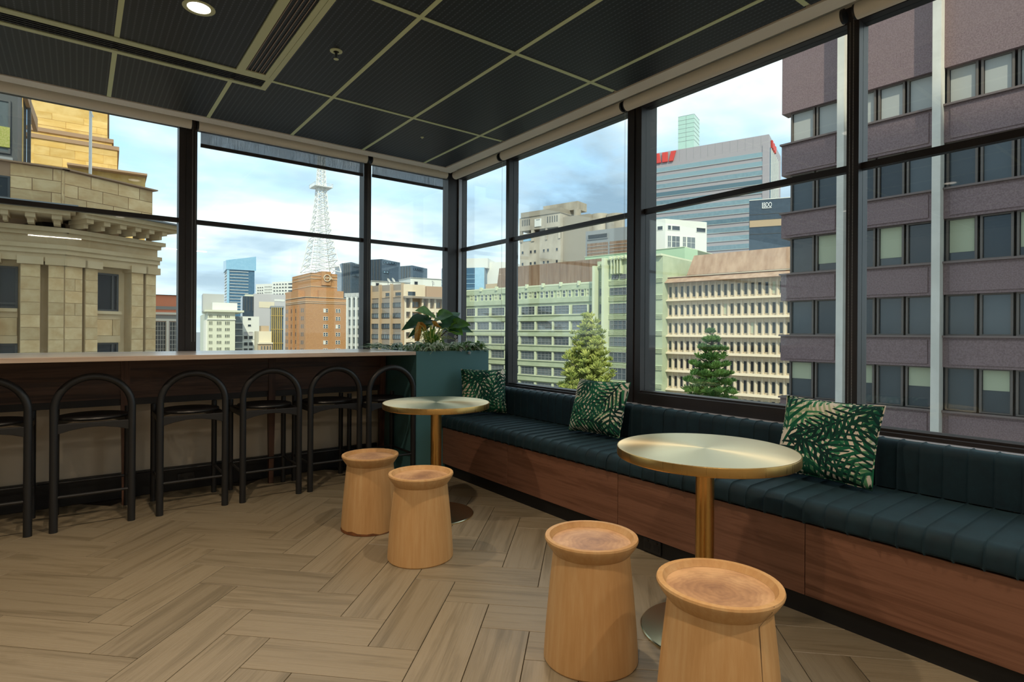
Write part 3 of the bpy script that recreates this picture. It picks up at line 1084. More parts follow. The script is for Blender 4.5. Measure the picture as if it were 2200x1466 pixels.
# ================================================================== pillows
def pillow(bl, br, tl, tr, label, T=0.075):
    """square throw pillow spanning four corner points"""
    bl, br, tl, tr = map(Vector, (bl, br, tl, tr))
    c = (bl + br + tl + tr) / 4
    ex = ((br + tr) - (bl + tl)) / 4
    ey = ((tl + tr) - (bl + br)) / 4
    hx, hy = ex.length, ey.length
    x = ex.normalized()
    z = x.cross(ey).normalized()
    y = z.cross(x)
    n = 26
    mb = MB()
    for sgn in (1, -1):
        rows = []
        for i in range(n + 1):
            row = []
            u = -1 + 2 * i / n
            for j in range(n + 1):
                v = -1 + 2 * j / n
                pin_x = 1 - 0.055 * (1 - v * v)
                pin_y = 1 - 0.055 * (1 - u * u)
                th = T * max(0.0, (1 - u ** 4)) ** 0.55 * max(0.0, (1 - v ** 4)) ** 0.55
                th *= 1 + 0.05 * math.sin(5 * u + 2 * v) + 0.04 * math.sin(7 * v - 3 * u)
                row.append((u * hx * pin_x, v * hy * pin_y, sgn * th))
            rows.append(row)
        mb.grid(rows)
    t = thing('throw_pillow', label, 'pillow', c, 'palm print throw pillows', local=True)
    t.rotation_mode = 'QUATERNION'
    t.rotation_quaternion = Matrix((x, y, z)).transposed().to_quaternion()
    me = mb.mesh('cover', ['palm_print'], smooth=80)
    bm = bmesh.new()
    bm.from_mesh(me)
    bmesh.ops.remove_doubles(bm, verts=bm.verts, dist=0.0004)
    bmesh.ops.recalc_face_normals(bm, faces=bm.faces)
    bm.to_mesh(me)
    bm.free()
    o = bpy.data.objects.new('cover', me)
    COL.objects.link(o)
    o.parent = t
    e = []
    for k in range(4 * 16):
        s, f = divmod(k, 16)
        a = -1 + 2 * f / 16
        u, v = [(a, -1), (1, a), (-a, 1), (-1, -a)][s]
        e.append((u * hx * (1 - 0.055 * (1 - v * v)), v * hy * (1 - 0.055 * (1 - u * u)), 0))
    e.append(e[0])
    MB().tube(e, 0.0035, 6, caps=False).build('piped_edge', 'palm_print', t, smooth=60)


pillow((2.80, 1.505, 0.520), (2.79, 1.055, 0.520), (2.915, 1.430, 0.885), (2.925, 0.985, 0.872), 'palm print pillow nearest the camera, right of the near table')
pillow((2.775, 2.985, 0.520), (2.815, 2.560, 0.520), (2.905, 2.935, 0.865), (2.930, 2.470, 0.872), 'palm print pillow in the middle of the bench')
pillow((2.585, 4.03, 0.520), (2.93, 3.88, 0.520), (2.605, 4.135, 0.888), (2.955, 3.945, 0.880), 'palm print pillow in the bench corner against the planter')

# ================================================================== power outlets
for nm, lab, loc, rz in (('power_outlet', 'black double power outlet on the skirting behind bar stools', (0.657, 4.899, 0.09), 0.0),
                         ('power_outlet', 'black double power outlet in the bench toe kick', (2.494, 1.98, 0.046), -PI / 2)):
    t = thing(nm, lab, 'power outlet', loc, 'black power outlets', rotz=rz, local=True)
    cpl = MB().box(-0.058, 0.058, -0.008, 0.0, -0.036, 0.036).build('cover_plate', 'black_metal', t, bevel=0.003)
    for sx in (-0.03, 0.03):
        MB().box(sx - 0.018, sx + 0.018, -0.0095, -0.008, -0.02, 0.012).build('socket', 'black_board', cpl)
        MB().box(sx - 0.006, sx + 0.006, -0.011, -0.008, 0.018, 0.030).build('switch', 'black_rail', cpl)


# ================================================================== plants in the planter
def leaf_mat(name, c1, c2, edge=None, tl=0.25):
    m, t, b = pmat(name, c1, 0.4, 0, 0.4)
    tc = t.new('ShaderNodeTexCoord').outputs['UV']
    ob = t.new('ShaderNodeTexCoord').outputs['Object']
    n = t.noise(ob, 14, 4)
    col = t.ramp(n, [(0.3, lin(c1)), (0.7, lin(c2))])
    t.set(b, 'Base Color', col)
    b.inputs['Subsurface Weight'].default_value = 0.0
    if tl:
        out = t.n['Material Output']
        tr = t.new('ShaderNodeBsdfTranslucent', {0: col})
        mx = t.new('ShaderNodeMixShader', {0: tl, 1: b.outputs[0], 2: tr.outputs[0]})
        t.l.new(mx.outputs[0], out.inputs[0])


leaf_mat('leaf_green', '#4a7a2a', '#76a63e', tl=0.35)
leaf_mat('leaf_deep', '#2c5236', '#48744c')
leaf_mat('leaf_orange', '#c08a3c', '#e0b062')
leaf_mat('leaf_lime', '#b9c455', '#e6de98', tl=0.45)
leaf_mat('leaf_pale', '#d3dcc0', '#eef2e4', tl=0.45)
leaf_mat('leaf_mid', '#6c8f58', '#98b482', tl=0.4)
pmat('stem_brown', '#5c3a22', 0.6)
pmat('petal_white', '#eceff2', 0.5)


def heart_leaf(mb, base, tip_dir, up, L, Wd, droop=0.25, fold=0.12):
    """broad pointed leaf with folded mid rib"""
    d = Vector(tip_dir).normalized()
    s = d.cross(Vector(up)).normalized()
    u = s.cross(d).normalized()
    base = Vector(base)
    prof = [(0.0, 0.0), (-0.10, 0.55), (0.02, 0.86), (0.18, 1.0), (0.38, 0.92), (0.58, 0.68), (0.78, 0.38), (0.92, 0.14), (1.0, 0.0)]
    rows = []
    for k, w in prof:
        row = []
        for q in (-1, -0.5, 0, 0.5, 1):
            kk = k if q else max(k, 0)
            p = base + d * (kk * L) + s * (q * w * Wd / 2) + u * (abs(q) * w * Wd * fold - droop * L * max(kk, 0) ** 2 + 0.01 * math.sin(9 * kk + 5 * q) * w)
            row.append(p)
        rows.append(row)
    mb.grid(rows)


def blade(mb, base, azim, L, rise, wd, bend=1.0, n=6, s_mat=None):
    """arching strap leaf"""
    base = Vector(base)
    dh = Vector((math.cos(azim), math.sin(azim), 0))
    sd = Vector((-math.sin(azim), math.cos(azim), 0))
    rows = []
    for i in range(n + 1):
        f = i / n
        c = base + dh * (L * f * (0.55 + 0.45 * f)) + Vector((0, 0, rise * (f - bend * 0.62 * f * f * f)))
        w = wd * (0.55 + 0.9 * f) * (1 - f) ** 0.5 if f < 1 else 0.0
        rows.append([c - sd * w / 2, c + Vector((0, 0, -0.18 * w)), c + sd * w / 2])
    mb.grid(rows)


rp = random.Random(11)
ph = thing('leafy_houseplant', 'broad-leaved green houseplant with a withered orange leaf', 'plant', (2.55, 4.62, 1.0))
root = Vector((2.58, 4.62, 1.0))


def at_pix(x, y, Yp):
    d = ray(x, y)
    return Vector((0, 0, EYE)) + d * (Yp / d.y)


LEAVES = [  # base px, tip px, depth of base and tip, width, material
    ((935, 683), (905, 666), 4.60, 4.45, 0.16, 'leaf_green'), ((940, 684), (966, 676), 4.62, 4.50, 0.15, 'leaf_green'),
    ((956, 690), (984, 672), 4.75, 4.82, 0.10, 'leaf_deep'), ((960, 694), (990, 690), 4.66, 4.55, 0.13, 'leaf_deep'),
    ((950, 695), (1004, 707), 4.55, 4.42, 0.16, 'leaf_deep'), ((918, 687), (876, 700), 4.62, 4.52, 0.13, 'leaf_deep'),
    ((970, 700), (1002, 697), 4.5, 4.36, 0.13, 'leaf_green'), ((968, 704), (990, 716), 4.48, 4.40, 0.12, 'leaf_green'),
    ((915, 690), (898, 682), 4.72, 4.80, 0.10, 'leaf_green'), ((925, 690), (886, 716), 4.70, 4.68, 0.09, 'leaf_deep'),
]
for (bx, by), (tx, ty), Y0, Y1, w_, m_ in LEAVES:
    p, q = at_pix(bx, by, Y0), at_pix(tx, ty, Y1)
    mb = MB()
    heart_leaf(mb, p, q - p, (-0.25, -0.75, 0.8), (q - p).length * 1.25, w_ * 1.35, droop=0.10)
    lf_ = mb.build('leaf', m_, ph, smooth=60)
    mb = MB()
    mid = (p + root) / 2 + Vector((0, 0, 0.03))
    mb.tube([root, mid, p], 0.004, 6, r_end=0.0025).build('stem', 'stem_brown', lf_, smooth=60)
for (pts_, w_) in (([(903, 692), (899, 706), (897, 722), (896, 733)], 0.055), ([(905, 693), (911, 700), (913, 712)], 0.035), ([(932, 690), (938, 700), (945, 704)], 0.05)):
    rows = []
    for i, (x, y) in enumerate(pts_):
        f = i / (len(pts_) - 1)
        c = at_pix(x, y, 4.42)
        ww = w_ * (0.4 + 1.2 * f * (1 - f) + 0.25)
        rows.append([c + Vector((-ww / 2, 0.01, 0)), c + Vector((-ww / 5, -0.015, 0)), c + Vector((ww / 5, 0.012, 0)), c + Vector((ww / 2, -0.008, 0))])
    MB().grid(rows).build('withered_leaf', 'leaf_orange', ph, smooth=60)

sg = thing('spider_plant', 'yellow-striped spider plant with long arching leaves', 'plant', (2.50, 4.45, 1.0))
for k in range(64):
    a = rp.uniform(0, 2 * PI)
    mb = MB()
    blade(mb, (2.50 + rp.uniform(-.03, .03), 4.42 + rp.uniform(-.03, .03), 1.0), a, rp.uniform(0.10, 0.26), rp.uniform(0.30, 0.48), rp.uniform(0.014, 0.022), rp.uniform(0.6, 1.2))
    mb.build('leaf', 'leaf_lime' if rp.random() < 0.62 else 'leaf_green', sg, smooth=60)

gc = thing('ground_cover', 'low variegated trailing foliage spilling over the planter rim', 'plant', (2.55, 4.5, 1.0))
gb = {m: MB() for m in ('leaf_pale', 'leaf_mid', 'leaf_deep')}
for k in range(430):
    x = rp.uniform(2.24, 2.90)
    y = rp.choice((rp.uniform(4.20, 4.40), rp.uniform(4.2, 4.9)))
    z = 1.02 + rp.uniform(0.0, 0.05)
    a = rp.uniform(0, 2 * PI)
    over = y < 4.26
    blade(gb[rp.choice(('leaf_pale', 'leaf_pale', 'leaf_pale', 'leaf_mid', 'leaf_mid', 'leaf_deep'))], (x, y, z),
          rp.uniform(PI * 1.1, PI * 1.9) if over else a, rp.uniform(0.07, 0.14), rp.uniform(0.06, 0.15), rp.uniform(0.022, 0.040), rp.uniform(1.0, 1.9), 4)
for k in range(90):                        # sprays lying over the bar end
    x = 2.22 - rp.random() ** 1.5 * 0.12
    y = rp.uniform(4.55, 5.0)
    blade(gb[rp.choice(('leaf_pale', 'leaf_mid', 'leaf_deep'))], (x, y, 1.05 + rp.uniform(0, 0.03)), rp.uniform(PI * 0.7, PI * 1.3), rp.uniform(0.05, 0.11), rp.uniform(0.02, 0.05), rp.uniform(0.012, 0.022), rp.uniform(0.8, 1.6), 4)
for m_, mb in gb.items():
    tag(mb.build({'leaf_pale': 'pale_leaves', 'leaf_mid': 'green_leaves', 'leaf_deep': 'dark_leaves'}[m_], m_, gc, smooth=60), kind='stuff')

fl = thing('flowering_plant', 'white flowering plant trailing over the planter right corner', 'plant', (2.84, 4.25, 1.0))
for k in range(34):
    mb = MB()
    p = Vector((rp.uniform(2.72, 2.90), rp.uniform(4.20, 4.36), rp.uniform(1.02, 1.12)))
    a = rp.uniform(0, 2 * PI)
    heart_leaf(mb, p, (math.cos(a), math.sin(a) - 0.5, rp.uniform(-0.6, 0.4)), (0, -0.4, 1), rp.uniform(0.04, 0.075), rp.uniform(0.022, 0.04))
    mb.build('leaf', 'leaf_green' if k % 2 else 'leaf_deep', fl, smooth=60)
for (x, y) in ((978, 724), (981, 732), (988, 750), (1003, 744), (1008, 758), (990, 752)):
    c = at_pix(x, y, 4.17)
    mb = MB()
    for q in range(5):
        a = 2 * PI * q / 5
        heart_leaf(mb, c, (math.cos(a), -0.35, math.sin(a)), (0, -1, 0.1), 0.02, 0.014, droop=0.0)
    mb.build('flower', 'petal_white', fl, smooth=60)


# ================================================================== the city outside
GZ = -26.0                                   # street level below the camera's floor
nmat('sandstone', '#cfac7c', '#e3c798', 1.2, 0.85, rnd=0.16, bump=0.1, bscale=6)
nmat('sandstone_plain', '#cbb087', '#d9c19b', 0.6, 0.85)
nmat('cream_stone', '#d8ae60', '#ecc985', 0.8, 0.85, rnd=0.12)
pmat('cream_trim', '#a98a6e', 0.8)
pmat('coral_wall', '#d8876a', 0.8)
pmat('white_render', '#dcdcd6', 0.8)
pmat('offwhite_render', '#cfd0bc', 0.8)
pmat('lilac_render', '#b9b6b8', 0.8)
pmat('cream_patch', '#d9cdb4', 0.8)
pmat('pale_grey', '#b3b3b0', 0.8)
pmat('mid_grey', '#8a8d90', 0.75)
pmat('dark_grey', '#4c4f52', 0.6)
pmat('gold_fin', '#c3a352', 0.4, 0.3)
pmat('tan_render', '#b79f82', 0.8)
pmat('grey_tan', '#8f8478', 0.8)
pmat('concrete', '#9c9384', 0.9)
nmat('concrete_stained', '#8f8678', '#c6bcab', 0.12, 0.9, (1, 1, 0.4), lo=0.3, hi=0.7)
nmat('green_render', '#a9b596', '#bcc6a8', 0.5, 0.85, lo=0.3, hi=0.7)
pmat('green_trim', '#d2d9ba', 0.8)
pmat('mint_render', '#aec9a6', 0.85)
nmat('brown_precast', '#7a5f4c', '#8e7460', 0.5, 0.85, (3, 3, 0.25))
nmat('tan_precast', '#a5836a', '#c0a086', 0.4, 0.85, (2, 2, 0.25))
pmat('cream_precast', '#d8c9b0', 0.85)
nmat('granite', '#776061', '#8c7576', 18, 0.55, lo=0.4, hi=0.6)
pmat('granite_edge', '#7b6a66', 0.6)
nmat('column_white', '#d6d0c6', '#e6e0d6', 0.6, 0.8)
pmat('window_bronze', '#6c625c', 0.5)
pmat('blind_pale', '#b9bda2', 0.8)
pmat('bank_grey', '#a7a0a4', 0.6)
pmat('sign_red', '#d6473f', 0.5)
pmat('sign_white', '#f2f2f2', 0.5)
pmat('mast_white', '#e9e9e6', 0.5)
pmat('roof_grey', '#9a9a94', 0.9)
pmat('street', '#8a8885', 0.9)
pmat('pine_green', '#6d7d2c', 0.8)
pmat('bark', '#55483c', 0.9)


def ext_glass(name, c1, c2, rough=0.12, rnd=True, metal=0.0):
    m, t, b = pmat(name, c1, rough, metal, 0.6)
    oi = t.new('ShaderNodeObjectInfo').outputs['Random']
    ob = t.new('ShaderNodeTexCoord').outputs['Object']
    n = t.noise(ob, 0.7, 3)
    f = t.math('ADD', t.math('MULTIPLY', oi, 0.6), t.math('MULTIPLY', n, 0.4))
    t.set(b, 'Base Color', t.ramp(f, [(0.25, lin(c1)), (0.75, lin(c2))]))


ext_glass('glass_dark', '#121a22', '#26323c', 0.25)
ext_glass('glass_grey', '#4a5359', '#6f7a7f')
ext_glass('glass_blue', '#3f6480', '#6d94ae', 0.2)
ext_glass('glass_teal', '#5b7480', '#8aa3ac', 0.25)
ext_glass('glass_sky', '#86b3cf', '#a8cfe4', 0.25)
ext_glass('glass_navy', '#2b3a48', '#46586a', 0.2)
ext_glass('glass_mint', '#a9cbbf', '#bddacd', 0.3)
ext_glass('glass_granite', '#2a333b', '#4d565c', 0.1)


def brick_mat(name, c1, c2, mortar, sc):
    m, t, b = pmat(name, c1, 0.85)
    ob = t.new('ShaderNodeTexCoord').outputs['Object']
    s = t.new('ShaderNodeSeparateXYZ', {0: ob})
    v = t.new('ShaderNodeCombineXYZ', {0: t.math('ADD', s.outputs[0], s.outputs[1]), 1: s.outputs[2], 2: 0.0}).outputs[0]
    br = t.new('ShaderNodeTexBrick', {'Color1': lin(c1), 'Color2': lin(c2), 'Mortar': lin(mortar), 'Scale': sc, 'Mortar Size': 0.012})
    t.set(br, 'Vector', v)
    t.set(b, 'Base Color', br.outputs['Color'])


brick_mat('terracotta_brick', '#ad7a4c', '#bd8c5c', '#9a7c5e', 1.6)


class Fac:
    """a facade plane; local x runs right along it, local y goes into the building, local z is up from the street"""
    def __init__(s, name=None, label=None, cat='building', xL=0, d=50, head=90, group=None, root=None, of=None):
        dv = ray(xL, CY)
        dv = Vector((dv.x, dv.y))
        dv /= (dv.x * FW.x + dv.y * FW.y)
        P = dv * d
        rz = PI / 2 - math.radians(head)
        s.M = Matrix.Translation((P.x, P.y, GZ)) @ Matrix.Rotation(rz, 4, 'Z')
        if root is None:
            s.root = thing(name, label, cat, (P.x, P.y, GZ), group, rotz=rz, local=True)
            s.L = Matrix.Identity(4)
            s.rz = 0.0
        else:
            s.root = root
            s.L = of.M.inverted() @ s.M
            s.rz = s.L.to_euler().z
        s.inv = s.M.inverted()
        s.o = s.inv @ Vector((0, 0, EYE))
        s.d = d

    def p(s, x, y, yl=0.0):
        """pixel -> (u, z) on the plane local y = yl"""
        dl = s.inv.to_3x3() @ ray(x, y)
        t = (yl - s.o.y) / dl.y
        q = s.o + dl * t
        return q.x, q.z

    def side(s, x, y, xl=0.0):
        """pixel -> (v, z) on the plane local x = xl"""
        dl = s.inv.to_3x3() @ ray(x, y)
        t = (xl - s.o.x) / dl.x
        q = s.o + dl * t
        return q.y, q.z

    def u(s, x, yl=0.0):
        return s.p(x, CY, yl)[0]

    def z(s, x, y, yl=0.0):
        return s.p(x, y, yl)[1]

    def bx(s, mb, u0, u1, y0, y1, z0, z1):
        pts = [(u0, y0, z0), (u1, y0, z0), (u1, y1, z0), (u0, y1, z0), (u0, y0, z1), (u1, y0, z1), (u1, y1, z1), (u0, y1, z1)]
        mb.hexa([tuple(s.L @ Vector(q)) for q in pts])
        return mb

    def part(s, name, mat, u0, u1, y0, y1, z0, z1, parent=None, bevel=0.0):
        return s.bx(MB(), u0, u1, y0, y1, z0, z1).build(name, mat, parent or s.root, bevel=bevel)

    def pbox(s, name, mat, x0, x1, yt, yb, y0, y1, xr=None, parent=None, bevel=0.0):
        """part from a pixel rectangle; yt, yb read at pixel column xr (default x0); z0 = street when yb is None"""
        xr = x0 if xr is None else xr
        return s.part(name, mat, s.u(x0), s.u(x1), y0, y1, 0.0 if yb is None else s.z(xr, yb), s.z(xr, yt), parent, bevel)

    def inst(s, me, name, u, y, z, parent=None, scale=(1, 1, 1)):
        q = s.L @ Vector((u, y, z))
        o = bpy.data.objects.new(name, me)
        COL.objects.link(o)
        o.parent = parent or s.root
        o.location = q
        o.rotation_euler = (0, 0, s.rz)
        o.scale = scale
        return o

    def wins(s, us, zs, glass='glass_dark', frame='window_bronze', y=0.0, fw=0.08, dep=0.12, bars=(), name='window', skip=None, blind=None):
        """a grid of windows: us list of (u0, u1), zs list of (z0, z1)"""
        for iu, (a, b_) in enumerate(us):
            for iz, (c, d_) in enumerate(zs):
                if skip and (iu, iz) in skip:
                    continue
                w, h = round(b_ - a, 2), round(d_ - c, 2)
                gm = glass
                if blind and (iu * 7 + iz * 5 + iu * iz) % blind[1] == 0:
                    gm = blind[0]
                key = (w, h, gm, frame, fw, dep, tuple(bars))
                if key not in WCACHE:
                    mb = MB()
                    mb.mat(0)
                    mb.box(0, w, -dep, 0, 0, fw).box(0, w, -dep, 0, h - fw, h).box(0, fw, -dep, 0, fw, h - fw).box(w - fw, w, -dep, 0, fw, h - fw)
                    for bx_ in bars:
                        if bx_[0] == 'v':
                            mb.box(w * bx_[1] - fw / 2, w * bx_[1] + fw / 2, -dep * 0.8, 0, fw, h - fw)
                        else:
                            mb.box(fw, w - fw, -dep * 0.8, 0, h * bx_[1] - fw / 2, h * bx_[1] + fw / 2)
                    mb.mat(1)
                    mb.box(fw, w - fw, -dep * 0.35, 0, fw, h - fw)
                    WCACHE[key] = mb.mesh('window', [frame, gm])
                s.inst(WCACHE[key], name, a, y, c)


WCACHE = {}


def spans(a, b_, n, gap):
    """n equal openings between a and b with piers of fraction gap of the pitch"""
    p = (b_ - a) / n
    return [(a + p * (k + gap / 2), a + p * (k + 1 - gap / 2)) for k in range(n)]


# street and the tower round the room; unseen upper storeys added to shade facades opposite
g = st('ground', 'asphalt street level far below the windows', 'ground', (0, 0, GZ))
MB().box(-400, 700, -300, 800, GZ - 1, GZ).build('asphalt', 'street', g)
own = st('wall_tower', 'unseen storeys above and below the room in its own tower, upper ones added for shade', 'building', (0, 0, 3.05))
MB().box(-62, 3.45, -75, 5.35, 3.06, 60).build('added_upper_storeys', 'white_render', own)
MB().box(-62, 3.3, -75, 5.2, GZ, -0.07).build('lower_storeys', 'white_render', own)

# ------------------------------------------------------------------ sandstone corner building
A = Fac('sandstone_building', 'shaded sandstone building with bracketed cornice and pilasters, far left', xL=-60, d=36 * 0.62, head=90)
k_ = 36.0 / A.M.translation.y
A.root.location = (A.M.translation.x * k_, 36.0, GZ)
A.M = Matrix.Translation(A.root.location)
A.inv = A.M.inverted()
A.o = A.inv @ Vector((0, 0, EYE))
uc = A.u(137)
B = Fac(root=A.root, of=A, xL=137, d=(A.M @ Vector((uc, 0, 0))).xy.dot(FW.xy), head=61.2)
ue = B.u(333)
zt = lambda y: B.z(137, y)
u0A = A.u(-60)
for f, a, b_, nm in ((A, u0A, uc, 0), (B, 0, ue, 1)):
    f.part('wall', 'sandstone_plain', a, b_ + (0.4 if f is A else 0), 0.55, 9, 0, zt(508))
    f.part('attic_wall', 'cream_trim', a, b_, 0.3, 9, zt(470), zt(362))
    f.part('attic_coping', 'cream_trim', a, b_ + 0.2, 0.1, 9, zt(362), zt(359))
    ex = 0.0
    for (y0_, y1_, pr) in ((565, 548, 0.15), (548, 538, 0.28), (538, 529, 0.40), (529, 511, 0.12), (511, 503, 0.35), (503, 494, 0.62)):
        f.part('entablature_band', 'sandstone_plain', a - (0 if f is A else pr * 0.25), b_ + pr * 0.3, -pr, 1.0, zt(y0_), zt(y1_))
    f.part('cornice_soffit', 'sandstone_plain', a, b_ + (0.25 if f is A else 0.1), -1.75, 1.0, zt(474), zt(467))
    f.part('cornice_fascia', 'sandstone_plain', a, b_ + (0.45 if f is A else 0.3), -2.0, 1.0, zt(467), zt(458))
    f.part('cornice_gutter', 'mid_grey', a, b_ + (0.55 if f is A else 0.45), -2.3, 1.0, zt(458), zt(455))
for f, cols in ((A, [(-47, -27), (0, 17), (53, 75), (110, 132)]), (B, [(177, 192), (214.5, 228), (249, 263), (282, 294.5), (312, 323), (340, 350)])):
    for x0, x1 in cols:
        a, b_ = f.u(x0, -1.3), f.u(x1, -1.3)
        mb = MB()
        h0, h1, h2 = zt(492), zt(483), zt(474)
        f.bx(mb, a, b_, -1.6, -0.1, h1, h2)
        f.bx(mb, a + 0.06, b_ - 0.06, -1.25, -0.1, h0, h1)
        mb.build('cornice_bracket', 'sandstone_plain', A.root)
f = A
for x0, x1 in ((-30, -6), (43, 86), (103, 137)):
    pi_ = f.pbox('pilaster', 'sandstone_plain', x0, x1, 565, None, -0.05, 0.6, xr=137)
    f.part('capital', 'sandstone_plain', f.u(x0) - 0.12, f.u(x1) + 0.12, -0.25, 0.6, zt(572), zt(556), pi_)
f = B
for x0, x1 in ((137, 175), (181, 208), (280, 306), (311, 333)):
    pi_ = f.part('pilaster', 'sandstone_plain', f.u(x0), f.u(x1), -0.05, 0.6, 0, zt(565))
    f.part('capital', 'sandstone_plain', f.u(x0) - 0.1, f.u(x1) + 0.14, -0.25, 0.6, zt(572), zt(556), pi_)
zw = [(zt(665), zt(577)), (zt(830), zt(738))]
A.wins([(A.u(-20), A.u(36))], zw, 'glass_dark', 'dark_grey', y=0.56, fw=0.1, dep=0.1, bars=(('h', 0.12),))
B.wins([(B.u(209), B.u(266))], zw, 'glass_dark', 'dark_grey', y=0.56, fw=0.1, dep=0.1, bars=(('v', 0.78),))
A.wins([(A.u(-30), A.u(18))], [(zt(438), zt(392))], 'glass_dark', 'dark_grey', y=0.3, fw=0.08, dep=0.06)
for f, a, b_ in ((A, -20, 36), (B, 209, 266)):
    f.part('window_sill', 'sandstone_plain', f.u(a), f.u(b_), 0.2, 0.6, zt(672), zt(665))
    f.part('spandrel', 'sandstone_plain', f.u(a), f.u(b_), 0.36, 0.6, zt(684), zt(672))
    f.part('spandrel', 'sandstone_plain', f.u(a), f.u(b_), 0.30, 0.6, zt(738), zt(722))
# ashlar blocks, a little proud, so that the joints are real
st_me = {}
rs = random.Random(5)


def ashlar(f, u0, u1, z0, z1, y, hc, wl, mat='sandstone', limit=None):
    n = max(1, round((z1 - z0) / hc))
    h = (z1 - z0) / n
    for r in range(n):
        u = u0
        first = True
        while u < u1 - 0.05:
            w = wl * rs.uniform(0.85, 1.15) * (0.5 if first and r % 2 else 1)
            first = False
            w = min(w, u1 - u)
            if u1 - u - w < 0.35:
                w = u1 - u
            key = (round(w * 4) / 4, round(h, 2), mat)
            if key not in st_me:
                st_me[key] = MB().box(0, 1, -0.03, 0.05, 0, 1).mesh('stone', [mat])
            f.inst(st_me[key], 'stone', u + 0.016, y, z0 + r * h + 0.014, scale=(w - 0.032, 1, h - 0.028))
            u += w


ashlar(A, A.u(18), uc, zt(440), zt(363), 0.3, 0.62, 1.5)
ashlar(B, 0, ue, zt(448), zt(364), 0.3, 0.62, 1.35)
for a, b_ in ((43, 86), (103, 137)):
    ashlar(A, A.u(a), A.u(b_), zt(757), zt(572), -0.05, 0.62, 1.0)
for a, b_ in ((137, 175), (181, 208), (280, 306), (311, 333)):
    ashlar(B, B.u(a), B.u(b_), zt(757), zt(572), -0.05, 0.62, 0.85)
ashlar(B, B.u(209), B.u(266), zt(722), zt(684), 0.33, 0.9, 1.1)
ashlar(A, A.u(-6), A.u(36), zt(722), zt(684), 0.33, 0.9, 1.1)

# ------------------------------------------------------------------ cream stepped tower behind it
C = Fac('stepped_stone_tower', 'sunlit cream stone tower stepping back above the sandstone building', xL=60, d=56, head=92)
zc = lambda y: C.z(70, y)
for x1, yt, yb, y0 in ((250, 288, 400, 0.0), (238, 268, 300, 0.8), (228, 180, 285, 1.6)):
    C.part('tier', 'cream_stone', C.u(58), C.u(x1), y0, 14, 0 if yt == 288 else zc(yb), zc(yt))
    C.part('coping', 'cream_trim', C.u(58) - 0.2, C.u(x1) + 0.15, y0 - 0.15, 14, zc(yt) - 0.35, zc(yt) + 0.05)
C.part('lower_roof', 'cream_stone', C.u(150), C.u(306), -4, 8, 0, zc(368))
C.part('eave', 'cream_trim', C.u(148), C.u(309), -5, 8, zc(368), zc(364))
ashlar(C, C.u(70), C.u(250), zc(350), zc(291), 0.0, 0.85, 2.2, 'cream_stone')
ashlar(C, C.u(70), C.u(228), zc(255), zc(225), 1.6, 0.85, 2.4, 'cream_stone')
fpole = thing('flagpole', 'white flagpole rising from the sandstone building roof', 'flagpole', tuple(A.M @ Vector((0, 0, 0))), local=True)
q = A.M.inverted() @ (Vector((0, 0, EYE)) + ray(194, 377) * (40.0 / ray(194, 377).y))
MB().tube([(q.x, q.y, q.z - 2), (q.x, q.y, q.z + 11)], 0.085, 10, r_end=0.06).build('pole', 'mast_white', fpole, smooth=40)
MB().tube([(q.x - 0.12, q.y - 0.1, q.z + 4.3), (q.x - 0.18, q.y - 0.15, q.z + 4.0), (q.x, q.y - 0.12, q.z + 3.6), (q.x + 0.12, q.y - 0.1, q.z + 3.3)], 0.03, 6).build('halyard', 'mast_white', fpole, smooth=40)
D = Fac('rooftop_bay', 'dark framed glazed rooftop bay with yellow blind, top left', xL=-60, d=40, head=90)
zd = lambda y: D.z(10, y)
D.part('bay_body', 'dark_grey', D.u(-60), D.u(35), 0, 4, zd(400), zd(150))
D.wins([(D.u(-25), D.u(20))], [(zd(330), zd(215))], 'glass_grey', 'dark_grey', fw=0.12)
D.part('yellow_blind', 'leaf_lime', D.u(-22), D.u(19), -0.2, -0.02, zd(317), zd(274))
D.part('ledge', 'mid_grey', D.u(-60), D.u(26), -0.5, 0, zd(346), zd(340))
for a, b_ in ((47, 53), (55, 63)):
    D.part('post', 'dark_grey', D.u(a, 6), D.u(b_, 6), 6, 6.6, zd(370), D.z(10, 150, 6))
D.part('pier', 'cream_stone', D.u(35, 5), D.u(46, 5), 5, 5.8, zd(370), D.z(10, 150, 5))
q0, q1 = D.u(44, 3), D.u(69, 12)
h0, h1, h2, h3 = D.z(44, 200, 3), D.z(44, 185, 3), D.z(69, 282, 12), D.z(69, 254, 12)
MB().hexa([(q0, 3, h0), (q0 + 0.25, 3, h0), (q1 + 0.3, 12, h2), (q1, 12, h2), (q0, 3, h1), (q0 + 0.25, 3, h1), (q1 + 0.3, 12, h3), (q1, 12, h3)]).build('sloping_fascia', 'cream_trim', D.root)

